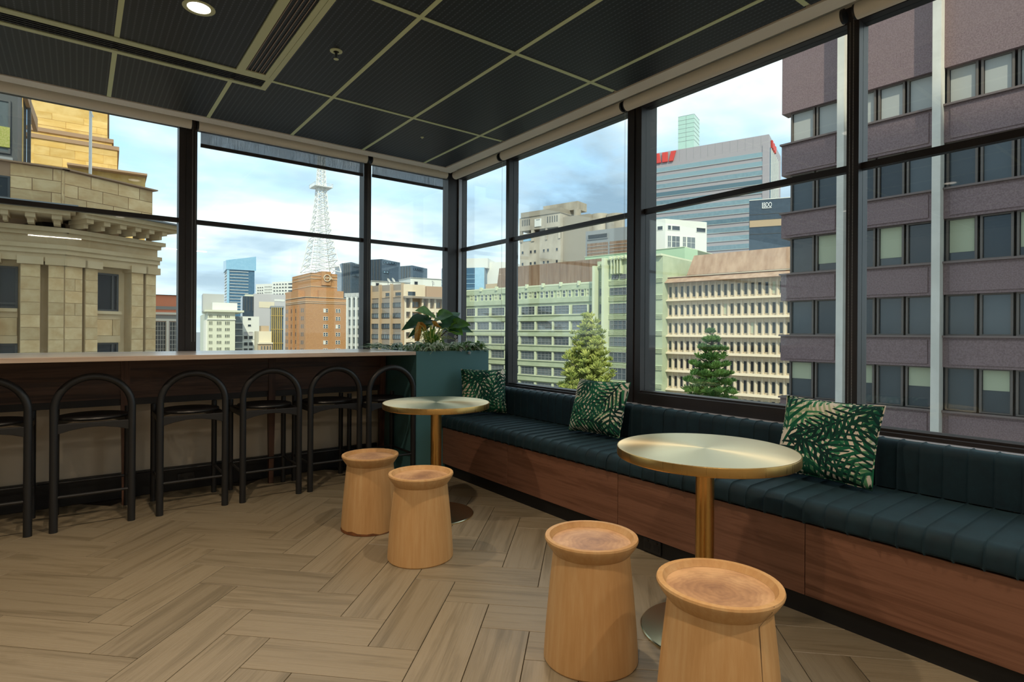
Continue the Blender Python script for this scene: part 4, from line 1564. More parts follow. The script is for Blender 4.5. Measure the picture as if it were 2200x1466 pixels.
# ------------------------------------------------------------------ view left of the mast
E_ = Fac('coral_building', 'coral rendered building with gridded windows behind the sandstone corner', xL=320, d=75, head=95)
ze = lambda y: E_.z(335, y)
E_.part('wall', 'coral_wall', E_.u(300), E_.u(405), 0, 12, 0, ze(634))
E_.part('coping', 'dark_grey', E_.u(300), E_.u(405), -0.2, 12, ze(634), ze(633))
E_.part('dark_band', 'mid_grey', E_.u(300), E_.u(405), -0.1, 0, ze(665), ze(658))
E_.part('white_band', 'white_render', E_.u(300), E_.u(405), -0.3, 0, ze(676), ze(671))
E_.part('white_band', 'white_render', E_.u(300), E_.u(405), -0.3, 0, ze(690), ze(685))
E_.part('dark_band', 'mid_grey', E_.u(300), E_.u(405), -0.1, 0, ze(685), ze(677))
E_.part('pier', 'white_render', E_.u(357), E_.u(363), -0.3, 0, 0, ze(690))
for a, b_ in ((333, 356.5), (364, 388)):
    E_.wins([(E_.u(a), E_.u(b_))], [(ze(770), ze(691))], 'glass_dark', 'pale_grey', fw=0.06, dep=0.1, bars=[('v', k / 4) for k in (1, 2, 3)] + [('h', k / 8) for k in range(1, 8)])

W_ = Fac('ornate_white_building', 'ornate off-white building with grouped windows left of the glass tower', xL=446, d=150, head=97)
zz = lambda y: W_.z(446, y)
wv0 = W_.side(424, 700)[0]
W_.part('wall', 'offwhite_render', 0, W_.u(505), 0, max(8, min(wv0, 60)), 0, zz(668))
W_.part('cornice', 'offwhite_render', -0.8, W_.u(523), -1.2, 20, zz(670), zz(666))
W_.part('string_course', 'white_render', -0.2, W_.u(506), -0.35, 2, zz(687), zz(685))
W_.part('plant_room', 'pale_grey', W_.u(437), W_.u(484), 5, 14, zz(668), zz(629))
W_.part('plant_room', 'white_render', W_.u(457), W_.u(511), 2, 10, zz(668), zz(649))
us = []
for a, b_ in ((448, 456.5), (465, 475.8), (482.5, 493.5)):
    us += spans(W_.u(a), W_.u(b_), 3, 0.3)
zs = [(zz(y + h), zz(y)) for y, h in ((676.5, 6), (690, 8), (704.5, 7), (718.5, 7), (732.5, 7), (746.5, 7), (760.5, 7))]
W_.wins(us, zs, 'glass_dark', 'offwhite_render', fw=0.05, dep=0.12)
for k in range(5):
    W_.bx(MB(), -0.45, 0, 1.0 + k * 3.2, 2.4 + k * 3.2, 0, zz(688)).build('side_pilaster', 'white_render', W_.root)
    for y, h in ((690, 8), (704.5, 7), (718.5, 7), (732.5, 7), (746.5, 7)):
        W_.part('side_window', 'glass_dark', -0.12, 0, 2.6 + k * 3.2, 3.9 + k * 3.2, zz(y + h), zz(y))

T_ = Fac('blue_glass_tower', 'blue glass office tower with folded crown and white bands', xL=488, d=420, head=97)
zq = lambda y: T_.z(488, y)
vl = T_.side(452, 650)[0]
vl = vl if 5 < vl < 90 else 30.0
T_.part('tower_core', 'glass_blue', 0, T_.u(546), 0, vl, 0, zq(579))
MB().hexa([(-1, -1, zq(579)), (T_.u(549), -1, zq(579)), (T_.u(549), 0, zq(579)), (-1, 0, zq(579)), (-1, -1, zq(559.5)), (T_.u(549), -1, T_.z(549, 552)), (T_.u(549), 0, T_.z(549, 552)), (-1, 0, zq(559.5))]).build('crown_screen', 'glass_sky', T_.root)
MB().hexa([(-1, 0, zq(579)), (0, 0, zq(579)), (0, vl, zq(579)), (-1, vl, zq(579)), (-1, 0, zq(559.5)), (0, 0, zq(559.5)), (0, vl, zq(553)), (-1, vl, zq(553))]).build('crown_screen', 'glass_sky', T_.root)
for k in range(13):
    y = 582.5 + k * 6.6
    T_.part('white_band', 'white_render', 1.5, T_.u(533), -0.5, 0, zq(y + 1.0), zq(y))
    T_.part('white_band', 'white_render', -0.5, 0, 3, vl * 0.85, zq(y + 1.0), zq(y))
T_.part('corner_strip', 'glass_sky', -0.4, 1.2, -0.4, 1.2, 0, zq(579))
T_.part('dark_notch', 'glass_navy', T_.u(527), T_.u(543), -0.6, 0, zq(579), zq(576))

O_ = Fac('white_office_block', 'white office block with square dark windows left of the brick tower', xL=584, d=300, head=150)
zo = lambda y: O_.z(584, y)
O_.part('wall', 'white_render', 0, O_.u(640), 0, 26, 0, zo(606))
O_.wins(spans(O_.u(586), O_.u(617), 5, 0.32), [(zo(y + 3.2), zo(y)) for y in (610, 617, 624, 631)], 'glass_dark', 'white_render', fw=0.1, dep=0.2)
for y in (609, 616.5, 624):
    O_.part('ribbon_window', 'glass_dark', O_.u(619), O_.u(638), -0.15, 0, O_.z(619, y + 2.6), O_.z(619, y))
O2 = Fac('white_stepped_block', 'lower white block beside the square-windowed office', xL=549, d=310, head=150)
O2.part('wall', 'white_render', 0, O2.u(584), 0, 26, 0, O2.z(549, 611))
O2.wins(spans(O2.u(552), O2.u(566), 3, 0.3), [(O2.z(550, y + 3), O2.z(550, y)) for y in (617, 623, 629)], 'glass_dark', 'white_render', fw=0.1, dep=0.2)
O2.wins(spans(O2.u(568), O2.u(584), 5, 0.3), [(O2.z(550, y + 2.6), O2.z(550, y)) for y in (616, 622, 628)], 'glass_dark', 'white_render', fw=0.1, dep=0.2)

L_ = Fac('blank_lilac_building', 'tall blank pale grey building left of the brick tower', xL=545, d=210, head=99)
zl = lambda y: L_.z(545, y)
L_.part('wall', 'lilac_render', 0, L_.u(613), 0, 18, 0, zl(631))
L_.part('cream_panel', 'cream_patch', L_.u(556), L_.u(589), -0.1, 0, zl(661), zl(648))
L_.part('white_panel', 'white_render', L_.u(589), L_.u(611), -0.1, 0, zl(646), zl(642))
L_.wins([(L_.u(603.5), L_.u(610))], [(zl(646.5), zl(643.5))], 'glass_dark', 'white_render', fw=0.1)
L_.part('glazed_stair', 'glass_navy', L_.u(521), L_.u(545), 1, 14, 0, zl(637))
for k in range(4):
    L_.part('stair_mullion', 'dark_grey', L_.u(523 + k * 6.5), L_.u(524.2 + k * 6.5), 0.7, 1, zl(668), zl(638))
L_.part('roof_box', 'offwhite_render', L_.u(527), L_.u(546), 2, 10, zl(637), zl(632.5))

K_ = Fac('balcony_block', 'pale balconied block in front of the blank grey building', xL=504, d=170, head=97)
zk = lambda y: K_.z(521, y)
K_.part('wall', 'mid_grey', K_.u(503), K_.u(521), 0, 10, 0, zk(680))
K_.part('wall', 'white_render', K_.u(521), K_.u(556.5), 0, 14, 0, zk(680))
for y in (694, 707, 721, 735, 748):
    K_.part('balcony_slab', 'white_render', K_.u(505), K_.u(521), -1.0, 0, zk(y + 1.2), zk(y))
    K_.part('balcony_glass', 'glass_grey', K_.u(506), K_.u(520.5), -0.2, 0, zk(y), zk(y - 12))
for y in (683, 697):
    K_.wins([(K_.u(532), K_.u(539.5))], [(zk(y + 5), zk(y))], 'glass_dark', 'white_render', fw=0.06)
for y, gl in ((712.5, 'lilac_render'), (721, 'glass_dark'), (735, 'glass_dark'), (748, 'glass_dark')):
    for x in (523, 534, 545.5):
        K_.wins([(K_.u(x), K_.u(x + 10))], [(zk(y + 9), zk(y))], gl, 'white_render', fw=0.12, dep=0.2)
H_ = Fac('cream_low_building', 'low cream building in front of the gold-finned block', xL=556, d=150, head=97)
zh = lambda y: H_.z(556, y)
H_.part('wall', 'cream_patch', 0, H_.u(583), 0, 10, 0, zh(712))
H_.part('lean_to', 'tan_render', H_.u(553), H_.u(583), -2, 0, 0, zh(739))
H_.part('lean_to_eave', 'cream_patch', H_.u(552), H_.u(584), -2.4, 0, zh(739), zh(736))
H_.wins(spans(H_.u(557), H_.u(582), 4, 0.35), [(zh(752), zh(743))], 'glass_grey', 'tan_render', y=-2, fw=0.08)
H_.part('roof_cage', 'tan_render', H_.u(564), H_.u(581), 3, 7, zh(712), zh(700))
J_ = Fac('gold_fin_block', 'slim office block with gold vertical fins beside the brick tower', xL=581.5, d=185, head=103)
zj = lambda y: J_.z(583, y)
J_.part('wall', 'glass_navy', J_.u(582), J_.u(608.5), 0, 12, 0, zj(660))
J_.part('roof_slab', 'mid_grey', J_.u(581), J_.u(610), -0.8, 12, zj(661), zj(657.5))
for k in range(6):
    x = 583 + k * 4.0
    J_.part('fin', 'gold_fin', J_.u(x), J_.u(x + 1.8), -0.9, 0, 0, zj(661))
for y in (678, 707, 737):
    J_.part('gold_band', 'gold_fin', J_.u(581.5), J_.u(608), -1.0, 0, zj(y + 1.2), zj(y))

# ------------------------------------------------------------------ brick tower with lattice mast
R_ = Fac('brick_tower', 'terracotta brick tower with stepped top and round letter sign', xL=656, d=250, head=90)
zr = lambda y: R_.z(656, y)
rv = R_.side(610, 700)[0]
rv = rv if 5 < rv < 80 else 25.0
ur = R_.u(744)
R_.part('shaft', 'terracotta_brick', 0, ur, 0, rv, 0, zr(640))
R_.part('upper_stage', 'terracotta_brick', R_.u(671), R_.u(728), 2.5, rv - 2.5, zr(640), zr(583.5))
R_.part('parapet', 'terracotta_brick', R_.u(685.5), R_.u(738), 0.3, rv - 0.5, zr(640), zr(622))
R_.part('parapet', 'terracotta_brick', 0.3, R_.u(685), rv * 0.35, rv - 0.5, zr(640), zr(621))
R_.part('crown_stage', 'terracotta_brick', R_.u(693), R_.u(713), 1.6, rv - 4, zr(610), zr(579.5))
for y in (650, 646.5, 637.5):
    R_.part('pale_band', 'cream_patch', -0.3, ur + 0.3, -0.3, rv, zr(y + 0.7), zr(y))
for y in (589, 596, 613):
    R_.part('pale_band', 'cream_patch', R_.u(671) - 0.2, R_.u(728) + 0.2, 2.2, rv - 2.4, zr(y + 0.6), zr(y))
us = []
for a, b_ in ((694, 704.5), (720.5, 731)):
    us += spans(R_.u(a), R_.u(b_), 2, 0.18)
zs = [(zr(y + 8.5), zr(y)) for y in (662, 679.5, 697, 714.5, 732, 749.5)]
R_.wins(us, zs, 'glass_dark', 'white_render', fw=0.12, dep=0.2, bars=(('h', 0.45),), blind=('white_render', 4))
for k in range(6):
    for j, fr in enumerate((0.1, 0.17, 0.36, 0.43, 0.56, 0.63, 0.82, 0.89)):
        zt_ = zs[k]
        R_.part('side_window', 'glass_dark', -0.06, 0.3, rv * fr - 0.45, rv * fr + 0.45, zt_[0], zt_[1])
for fr in (0.30, 0.50, 0.70):
    R_.part('side_pilaster', 'terracotta_brick', -0.7, 0, rv * fr - 0.5, rv * fr + 0.5, 0, zr(655))
uc_ = R_.u(704)
rg = 0.5 * (R_.u(711.5) - R_.u(696.5))
zc_ = zr(594)
mb = MB()
n = 40
ring = []
for rr, yy in ((rg, 1.45), (rg, 1.0), (rg * 0.84, 1.0), (rg * 0.84, 1.45)):
    ring.append([(uc_ + rr * math.cos(2 * PI * i / n), yy, zc_ + rr * math.sin(2 * PI * i / n)) for i in range(n + 1)])
mb.grid(ring)
sg_ = mb.build('ring_sign', 'cream_patch', R_.root)
tm = text_mesh('AWA', 1.55, 0.1, 'letters', 'cream_patch')
o = R_.inst(tm, 'sign_letters', uc_ - rg * 0.72, 1.2, zc_ - 0.55)
o.rotation_euler = (PI / 2, 0, R_.rz)
mast = Fac('lattice_mast', 'white lattice steel mast on top of the brick tower', 'mast', xL=688, d=262, head=90)
zm0, zm1 = mast.z(688, 586), mast.z(688, 300)
hw = lambda z: (lambda f: 5.6 * (1 - f) ** 2.3 + 1.15 + 0.3 * (1 - f))((z - zm0) / (zm1 - zm0))
lv = [zm0 + (zm1 - zm0) * (1 - (1 - k / 26) ** 1.25) for k in range(27)]
for sx in (-1, 1):
    for sy in (-1, 1):
        MB().tube([(sx * hw(z), sy * hw(z), z) for z in lv], 0.27, 5, r_end=0.14).build('mast_leg', 'mast_white', mast.root)
mb = MB()
for a, b_ in zip(lv, lv[1:]):
    for k in range(4):
        c = [(-1, -1), (1, -1), (1, 1), (-1, 1)]
        p, q2 = c[k], c[(k + 1) % 4]
        A0 = Vector((p[0] * hw(a), p[1] * hw(a), a))
        A1 = Vector((q2[0] * hw(a), q2[1] * hw(a), a))
        B0 = Vector((p[0] * hw(b_), p[1] * hw(b_), b_))
        B1 = Vector((q2[0] * hw(b_), q2[1] * hw(b_), b_))
        r_ = 0.17
        mb.tube([A0, B1], r_, 4).tube([A1, B0], r_, 4).tube([B0, B1], r_, 4)
        mid = (A0 + A1) / 2
        mb.tube([mid, (B0 + B1) / 2], r_ * 0.7, 4)
tag(mb.build('cross_bracing', 'mast_white', mast.root), kind='stuff')
zp = mast.z(688, 403)
hp = hw(zp) + 2.3
mb = MB().box(-hp, hp, -hp, hp, zp - 0.3, zp)
mb.build('platform', 'mast_white', mast.root)
mb = MB()
for k in range(13):
    s_ = -hp + 2 * hp * k / 12
    for yy in (-hp, hp):
        mb.tube([(s_, yy, zp), (s_, yy, zp + 1.3)], 0.07, 4)
        mb.tube([(yy, s_, zp), (yy, s_, zp + 1.3)], 0.07, 4)
for s_ in (-hp, hp):
    mb.tube([(-hp, s_, zp + 1.3), (hp, s_, zp + 1.3)], 0.09, 4).tube([(s_, -hp, zp + 1.3), (s_, hp, zp + 1.3)], 0.09, 4)
mb.build('platform_railing', 'mast_white', mast.root)

# ------------------------------------------------------------------ right of the mast
Q_ = Fac('arched_white_block', 'grey block with white arched columns right of the brick tower', xL=745, d=200, head=150)
zq2 = lambda y: Q_.z(745, y)
Q_.part('wall', 'glass_grey', 0, Q_.u(782), 0, 14, 0, zq2(640))
Q_.part('parapet', 'pale_grey', -0.5, Q_.u(784), -0.8, 14, zq2(639), zq2(630.5))
for k in range(5):
    x = 746.5 + k * 9.5
    Q_.part('column', 'white_render', Q_.u(x), Q_.u(x + 3), -0.8, 0, 0, zq2(632))
    for y in (661, 681, 700, 719, 738):
        Q_.part('spandrel', 'pale_grey', Q_.u(x + 3), Q_.u(x + 9.5), -0.3, 0, zq2(y + 6), zq2(y))
    c0, c1 = Q_.u(x + 3), Q_.u(x + 9.5)
    pts = [(c0, zq2(645)), (c0, zq2(632))] + [(c1, zq2(632)), (c1, zq2(645))] + [(c0 + (c1 - c0) / 2 * (1 + math.cos(a)), zq2(645) + (c1 - c0) / 2 * 1.2 * math.sin(a)) for a in [PI * i / 8 for i in range(1, 8)]]
    MB().prism(pts, 'y', -0.6, 0).build('arch_head', 'white_render', Q_.root)
for nm, x0, x1, yt, dd, lab in (('dark_glass_tower', 735.5, 779, 562, 520, 'dark glass tower just left of the second mullion'),
                                ('dark_glass_tower', 790, 861, 554.5, 500, 'tallest dark glass tower right of the second mullion'),
                                ('dark_glass_tower', 859, 920, 568.5, 480, 'lower dark glass tower in front of the pale sky')):
    G_ = Fac(nm, lab, xL=x0, d=dd, head=97, group='dark glass towers far behind')
    zg = lambda y: G_.z(x0, y)
    um = G_.u(x0 + (x1 - x0) * 0.42)
    MB().hexa([(0, 4, 0), (um, 0, 0), (um, 30, 0), (0, 30, 0), (0, 4, zg(yt + 3)), (um, 0, zg(yt)), (um, 30, zg(yt)), (0, 30, zg(yt + 3))]).build('left_face', 'glass_navy', G_.root)
    MB().hexa([(um, 0, 0), (G_.u(x1), 3, 0), (G_.u(x1), 30, 0), (um, 30, 0), (um, 0, zg(yt)), (G_.u(x1), 3, zg(yt + 4)), (G_.u(x1), 30, zg(yt + 4)), (um, 30, zg(yt))]).build('right_face', 'glass_navy', G_.root)
    G_.wins(spans(um + 1, G_.u(x1) - 4, 5, 0.25), [(zg(yt + 9), zg(yt + 5.5)), (zg(yt + 30), zg(yt + 25))], 'glass_sky', 'glass_navy', y=0.6, fw=0.3, dep=1.0)
    for k in range(1, 5):
        G_.part('mullion', 'dark_grey', um * k / 5 - 0.3, um * k / 5 + 0.3, 3.2 - 4 * k / 5 - 0.5, 3.4, 0, zg(yt + 2.5))

V_ = Fac('tan_office_block', 'tan and grey office block with ribbon windows behind the plant', xL=790, d=130, head=165)
zv = lambda y: V_.z(797, y)
V_.part('wall', 'grey_tan', 0, V_.u(866), 0, 3, 0, zv(615))
for k, x in enumerate((797, 818, 842, 866)):
    V_.part('pilaster', 'tan_render', V_.u(x), V_.u(x + 2.4), -0.7, 0, 0, zv(614))
for k, (a, b_) in enumerate(((799.5, 818), (820.5, 842), (844.5, 866))):
    V_.wins([(V_.u(a), V_.u(b_))], [(zv(y + 10), zv(y)) for y in (652.5, 674, 696, 718, 740)], 'glass_grey', 'dark_grey', fw=0.1, dep=0.15, bars=[('v', j / 5) for j in range(1, 5)])
    V_.part('top_panel', 'tan_render', V_.u(a), V_.u(b_), -0.15, 0, zv(642), zv(628))
    V_.part('spandrel', 'tan_render', V_.u(a), V_.u(b_), -0.2, 0, zv(696), zv(686))
V_.wins([(V_.u(829), V_.u(839)), (V_.u(850), V_.u(864))], [(zv(640), zv(631))], 'glass_dark', 'tan_render', y=-0.15, fw=0.1, dep=0.15)
V2 = Fac('sand_office_block', 'sand coloured office block with deep-set windows behind the plant', xL=867, d=(V_.M @ Vector((V_.u(867), 0, 0))).xy.dot(FW.xy), head=100)
zv2 = lambda y: V2.z(867, y)
V2.part('wall', 'tan_render', 0, V2.u(962), 0.9, 14, 0, zv2(612))
V2.part('parapet', 'cream_precast', -0.2, V2.u(912), -0.3, 14, zv2(640), zv2(611))
V2.part('parapet', 'cream_trim', V2.u(912), V2.u(964), -1.2, 14, zv2(638), zv2(614))
V2.part('canopy', 'grey_tan', -0.2, V2.u(964), -1.6, 1, zv2(641), zv2(637))
V2.wins([(V2.u(873), V2.u(892))], [(zv2(637), zv2(625))], 'glass_dark', 'cream_precast', y=-0.3, fw=0.15, dep=0.2)
for x in (867, 880, 904, 918, 931, 950):
    V2.part('pier', 'cream_precast', V2.u(x), V2.u(x + 3.6), -0.6, 0.9, 0, zv2(641))
for y in (662, 684, 706, 728, 750):
    V2.part('floor_band', 'cream_precast', 0, V2.u(962), -0.5, 0.9, zv2(y + 8), zv2(y))
V2.wins([(V2.u(a), V2.u(b_)) for a, b_ in ((871.5, 879), (884.5, 903), (908, 917), (922.5, 930.5), (935.5, 949))], [(zv2(y + 14), zv2(y)) for y in (646.5, 670.5, 692.5, 714.5, 736.5)], 'glass_grey', 'tan_render', y=0.9, fw=0.12, dep=0.1, bars=(('v', 0.5),), blind=('white_render', 3))
for nm, x0, x1, yt, yb, dd in (('rooftop_plant_room', 798, 880, 604, 625, 150), ('rooftop_plant_room', 881, 948, 597, 622, 168)):
    P_ = Fac(nm, 'long low white rooftop plant room behind the tan block' if x0 < 850 else 'boxy white rooftop plant room above the sand block', xL=x0, d=dd, head=97)
    P_.part('wall', 'white_render', 0, P_.u(x1), 0, 10, 0, P_.z(x0, yt))
    P_.part('roof_edge', 'pale_grey', -0.2, P_.u(x1) + 0.2, -0.3, 10, P_.z(x0, yt), P_.z(x0, yt - 1))
    P_.wins([(P_.u(x0 + 8), P_.u(x0 + 16))], [(P_.z(x0, yb - 10), P_.z(x0, yb - 18))], 'glass_dark', 'pale_grey', fw=0.1)
for f, x, yl, zr_, lab in ((V_, 833, 1.5, zv(615), 'left one of two small dishes on the tan office roof'),
                           (V_, 843, 1.5, zv(615), 'right one of two small dishes on the tan office roof'),
                           (V2, 929, 4.0, zv2(614), 'small dish on the sand coloured office roof')):
    w = f.M @ Vector((f.u(x, yl), yl, zr_))
    sd_ = thing('satellite_dish', lab, 'satellite dish', w, 'rooftop dishes on the tan office roofs', local=True)
    MB().tube([(0, 0, -0.05), (0, 0, 1.1)], 0.06, 6).build('post', 'mid_grey', sd_)
    d_ = MB().lathe([(0, 0), (0.3, 0.05), (0.5, 0.14), (0.6, 0.24)], 14).build('dish', 'pale_grey', sd_, smooth=60)
    d_.location = (0, 0, 1.1)
    d_.rotation_euler = (math.radians(60), 0, math.radians(35))
X_ = Fac('blue_glass_block', 'blue glass block glimpsed either side of the corner post', xL=948, d=330, head=140)
zx = lambda y: X_.z(948, y)
X_.part('wall', 'glass_blue', 0, X_.u(1040), 0, 20, 0, zx(577))
X_.part('white_top', 'white_render', X_.u(995), X_.u(1045), 2, 20, zx(577), zx(556))
X_.part('white_top', 'white_render', X_.u(1020), X_.u(1100), 6, 24, 0, zx(563))
X_.part('corner_strip', 'glass_sky', X_.u(1020), X_.u(1040), -0.6, 0, 0, zx(577))
for y in (590, 600, 610, 620):
    X_.part('floor_band', 'glass_sky', 0, X_.u(1040), -0.3, 0, zx(y + 1), zx(y))

# ------------------------------------------------------------------ green building
GR = Fac('green_building', 'pale green stepped building with ribbon windows beyond the corner windows', xL=992, d=147, head=169.6)
zg = lambda y: GR.z(1101, y)
uL, uM, uR = GR.u(996), GR.u(1279), GR.u(1420)
GR.part('wall', 'green_render', uL, uM, 0.6, 20, 0, zg(620))
GR.part('wing_wall', 'green_render', uM, uR, 0.6, 20, 0, GR.z(1300, 560))
GR.part('parapet', 'green_trim', uL, uM, 0.2, 20, zg(620), zg(616.5))
for x in (1030, 1063, 1098, 1128, 1163, 1201, 1240):
    GR.part('parapet_stud', 'green_trim', GR.u(x), GR.u(x + 3.5), -0.1, 0.6, zg(622), zg(613.5))
# top row of separate windows
us = [(GR.u(a), GR.u(b_)) for a, b_ in ((1007, 1014), (1016, 1022.5), (1029.5, 1036.5), (1038.5, 1045), (1047.5, 1054), (1059, 1066), (1068.5, 1075), (1101.5, 1107), (1110.5, 1117.5), (1123, 1131), (1133, 1141), (1143.5, 1151), (1157, 1165), (1168, 1176), (1179.5, 1187), (1193.5, 1201), (1205, 1213), (1217.5, 1225), (1232, 1240), (1244.5, 1253), (1256.5, 1265), (1272, 1279))]
GR.wins(us, [(zg(644), zg(629.5))], 'glass_grey', 'green_trim', y=0.6, fw=0.12, dep=0.3, bars=(('h', 0.5),), blind=('blind_pale', 5))
GR.part('top_storey_skin', 'green_render', uL, uM, 0.25, 0.6, zg(654), zg(644))
GR.part('top_storey_skin', 'green_render', uL, uM, 0.25, 0.6, zg(629.5), zg(620))
# ribbon storeys
for k, (yt, yb) in enumerate(((660, 677.5), (692, 709), (723, 739.5), (754, 771), (786, 802), (818, 834))):
    GR.part('sill_band', 'green_render', uL - 0.2, uM, 0, 0.6, zg(yb + 13), zg(yb))
    GR.part('ledge', 'green_trim', uL - 0.3, uM, -0.25, 0.6, zg(yb + 2), zg(yb))
    GR.wins([(GR.u(a), GR.u(b_)) for a, b_ in ((1000, 1020), (1023, 1050), (1053.5, 1083), (1086, 1113), (1117.5, 1147), (1152, 1185), (1188, 1221), (1227, 1260), (1264, 1278))],
            [(zg(yb), zg(yt))], 'glass_grey', 'mid_grey', y=0.6, fw=0.1, dep=0.2, bars=(('v', 0.25), ('v', 0.5), ('v', 0.75), ('h', 0.35), ('h', 0.68)), blind=('blind_pale', 9) if k > 2 else None)
    for x in (1020.5, 1050.5, 1083.5, 1114, 1148, 1185.5, 1222, 1261):
        GR.part('pier', 'green_trim', GR.u(x), GR.u(x + 2.5), -0.05, 0.6, zg(yb), zg(yt))
# wing with fins
for x0, x1, yt in ((1279, 1284, 571), (1299, 1304.5, 556)):
    xr = 1300
    GR.part('vertical_fin', 'green_trim', GR.u(x0), GR.u(x1), -1.3, 0.6, 0, GR.z(xr, yt))
for x0, x1, yt in ((1284, 1300, 571.5), (1304, 1420, 556.5)):
    GR.part('wing_parapet', 'green_trim', GR.u(x0), GR.u(x1), -0.2, 20, GR.z(1300, yt + 4), GR.z(1300, yt))
for x in (1288, 1293, 1310, 1318, 1326, 1334, 1342):
    GR.part('parapet_scroll', 'green_trim', GR.u(x), GR.u(x + 3), -0.6, 0.4, GR.z(1300, 572 if x < 1300 else 559), GR.z(1300, 568 if x < 1300 else 553))
for x in (1312, 1318.5, 1325, 1331.5):
    GR.part('flute', 'green_trim', GR.u(x), GR.u(x + 2), -0.25, 0.6, GR.z(1300, 590), GR.z(1300, 560))
zw_ = lambda y: GR.z(1304, y)
for yt, yb in ((591, 601), (619, 635), (653, 674), (689, 708), (724, 744), (757, 778), (790, 815), (826, 845)):
    us = [(GR.u(1285.5), GR.u(1298))] if yt > 600 else [(GR.u(1291), GR.u(1297.5))]
    GR.wins(us, [(zw_(yb), zw_(yt))], 'glass_grey', 'mid_grey', y=0.6, fw=0.1, dep=0.2, bars=(('v', 0.5), ('h', 0.5)))
    GR.wins([(GR.u(1307), GR.u(1343))] if yt > 600 else [(GR.u(1311), GR.u(1325)), (GR.u(1329), GR.u(1342))], [(zw_(yb), zw_(yt))], 'glass_grey', 'mid_grey', y=0.6, fw=0.1, dep=0.2, bars=(('v', 0.25), ('v', 0.5), ('v', 0.75), ('h', 0.5)))
    for q_ in range(4):
        zb_ = zw_(yb + 3 + q_ * 2.6)
        GR.part('banding', 'green_trim', GR.u(1284.5), GR.u(1300), 0.35, 0.6, zb_ - 0.1, zb_)
        GR.part('banding', 'green_trim', GR.u(1305), GR.u(1420), 0.35, 0.6, zb_ - 0.1, zb_)
# brown mansard roof storey
MB().prism([(GR.u(1036), zg(620)), (GR.u(1263), zg(620)), (GR.u(1263), zg(567)), (GR.u(1042), zg(567))], 'y', 5, 20).build('mansard', 'brown_precast', GR.root)
for k in range(14):
    x = 1050 + k * 15.5
    GR.part('mansard_joint', 'brown_precast', GR.u(x), GR.u(x + 0.6), 4.85, 5.0, zg(620), zg(568))
GR.part('penthouse', 'tan_render', GR.u(996), GR.u(1036), 8, 18, zg(620), zg(598))

MT = Fac('mint_block', 'plain mint green block rising behind the green building', xL=1256, d=172, head=169.6)
MT.part('wall', 'mint_render', 0, MT.u(1470), 0, 8, 0, MT.z(1256, 553))
MT.part('coping', 'green_trim', -0.1, MT.u(1470), -0.2, 20, MT.z(1256, 553), MT.z(1256, 552))
MT.wins([(MT.u(1413.5), MT.u(1418))], [(MT.z(1413, 573), MT.z(1413, 562))], 'glass_dark', 'mint_render', fw=0.1)
# concrete tower with sign
CT = Fac('concrete_tower', 'stained concrete tower with slit windows and square white sign', xL=1116, d=268, head=165)
zt2 = lambda y: CT.z(1117, y)
uS = CT.u(1203)
CT.part('shaft', 'concrete_stained', 0, uS, 0, 14, 0, zt2(504))
CT.part('top_stage', 'concrete_stained', 0, uS, -0.6, 14, zt2(498), zt2(470))
CT.part('top_band', 'concrete', CT.u(1120), uS + 0.3, -1.0, 14, zt2(470), zt2(459.5))
CT.part('rear_parapet', 'concrete_stained', CT.u(1147), CT.u(1222), 7, 15, zt2(460), zt2(443))
for x in (1122, 1125.8, 1129.5, 1133.2, 1137):
    CT.part('slit', 'glass_dark', CT.u(x), CT.u(x + 1.3), -0.7, -0.5, zt2(488), zt2(475))
for x in (1176, 1181, 1186, 1191, 1196):
    CT.part('slit', 'glass_dark', CT.u(x), CT.u(x + 1.5), -0.7, -0.5, zt2(488), zt2(475))
CT.part('square_sign', 'white_render', CT.u(1149.5), CT.u(1163.5), -1.0, -0.6, zt2(493), zt2(477))
CT.part('sign_mark', 'mid_grey', CT.u(1153), CT.u(1161), -1.05, -0.9, zt2(480), zt2(478.3))
CT.part('gallery_back', 'glass_navy', CT.u(1156), uS - 1.5, 0.5, 1.0, zt2(522), zt2(505))
for a, b_ in ((1116, 1121.5), (1141, 1147), (1171.5, 1175), (1199, 1203)):
    CT.part('gallery_pier', 'concrete_stained', CT.u(a), CT.u(b_), -0.5, 0.6, zt2(522), zt2(498))
CT.wins([(CT.u(1122.5), CT.u(1140.5))], [(zt2(521), zt2(506))], 'glass_sky', 'concrete', fw=0.15)
us = [(CT.u(x), CT.u(x + 5)) for x in (1119.5, 1137, 1146, 1165, 1174, 1193)]
CT.wins(us, [(zt2(547.5), zt2(540.5)), (zt2(572), zt2(565))], 'glass_dark', 'concrete_stained', fw=0.15, dep=0.15)
CT.part('side_wing', 'concrete', uS, CT.u(1260), 2, 16, 0, zt2(478))
for x, r_, yt in ((1224.5, 6.8, 452), (1268, 18, 466), (1302, 18, 470)):
    rr = (CT.u(x + r_) - CT.u(x - r_)) / 2
    MB().lathe([(0, 0), (rr, 0), (rr, zt2(yt + 11)), (0, zt2(yt + 11))], 28, (CT.u(x), 4 + rr)).build('round_stair_core', 'concrete_stained', CT.root, smooth=50)
GB = Fac('grey_clad_building', 'grey clad building with long louvred openings beside the concrete tower', xL=1257, d=208, head=165)
zgb = lambda y: GB.z(1257, y)
GB.part('wall', 'mid_grey', 0, GB.u(1385), 0, 10, 0, zgb(498))
GB.wins([(GB.u(1262), GB.u(1305))], [(zgb(517), zgb(506))], 'glass_dark', 'mid_grey', fw=0.2, dep=0.4)
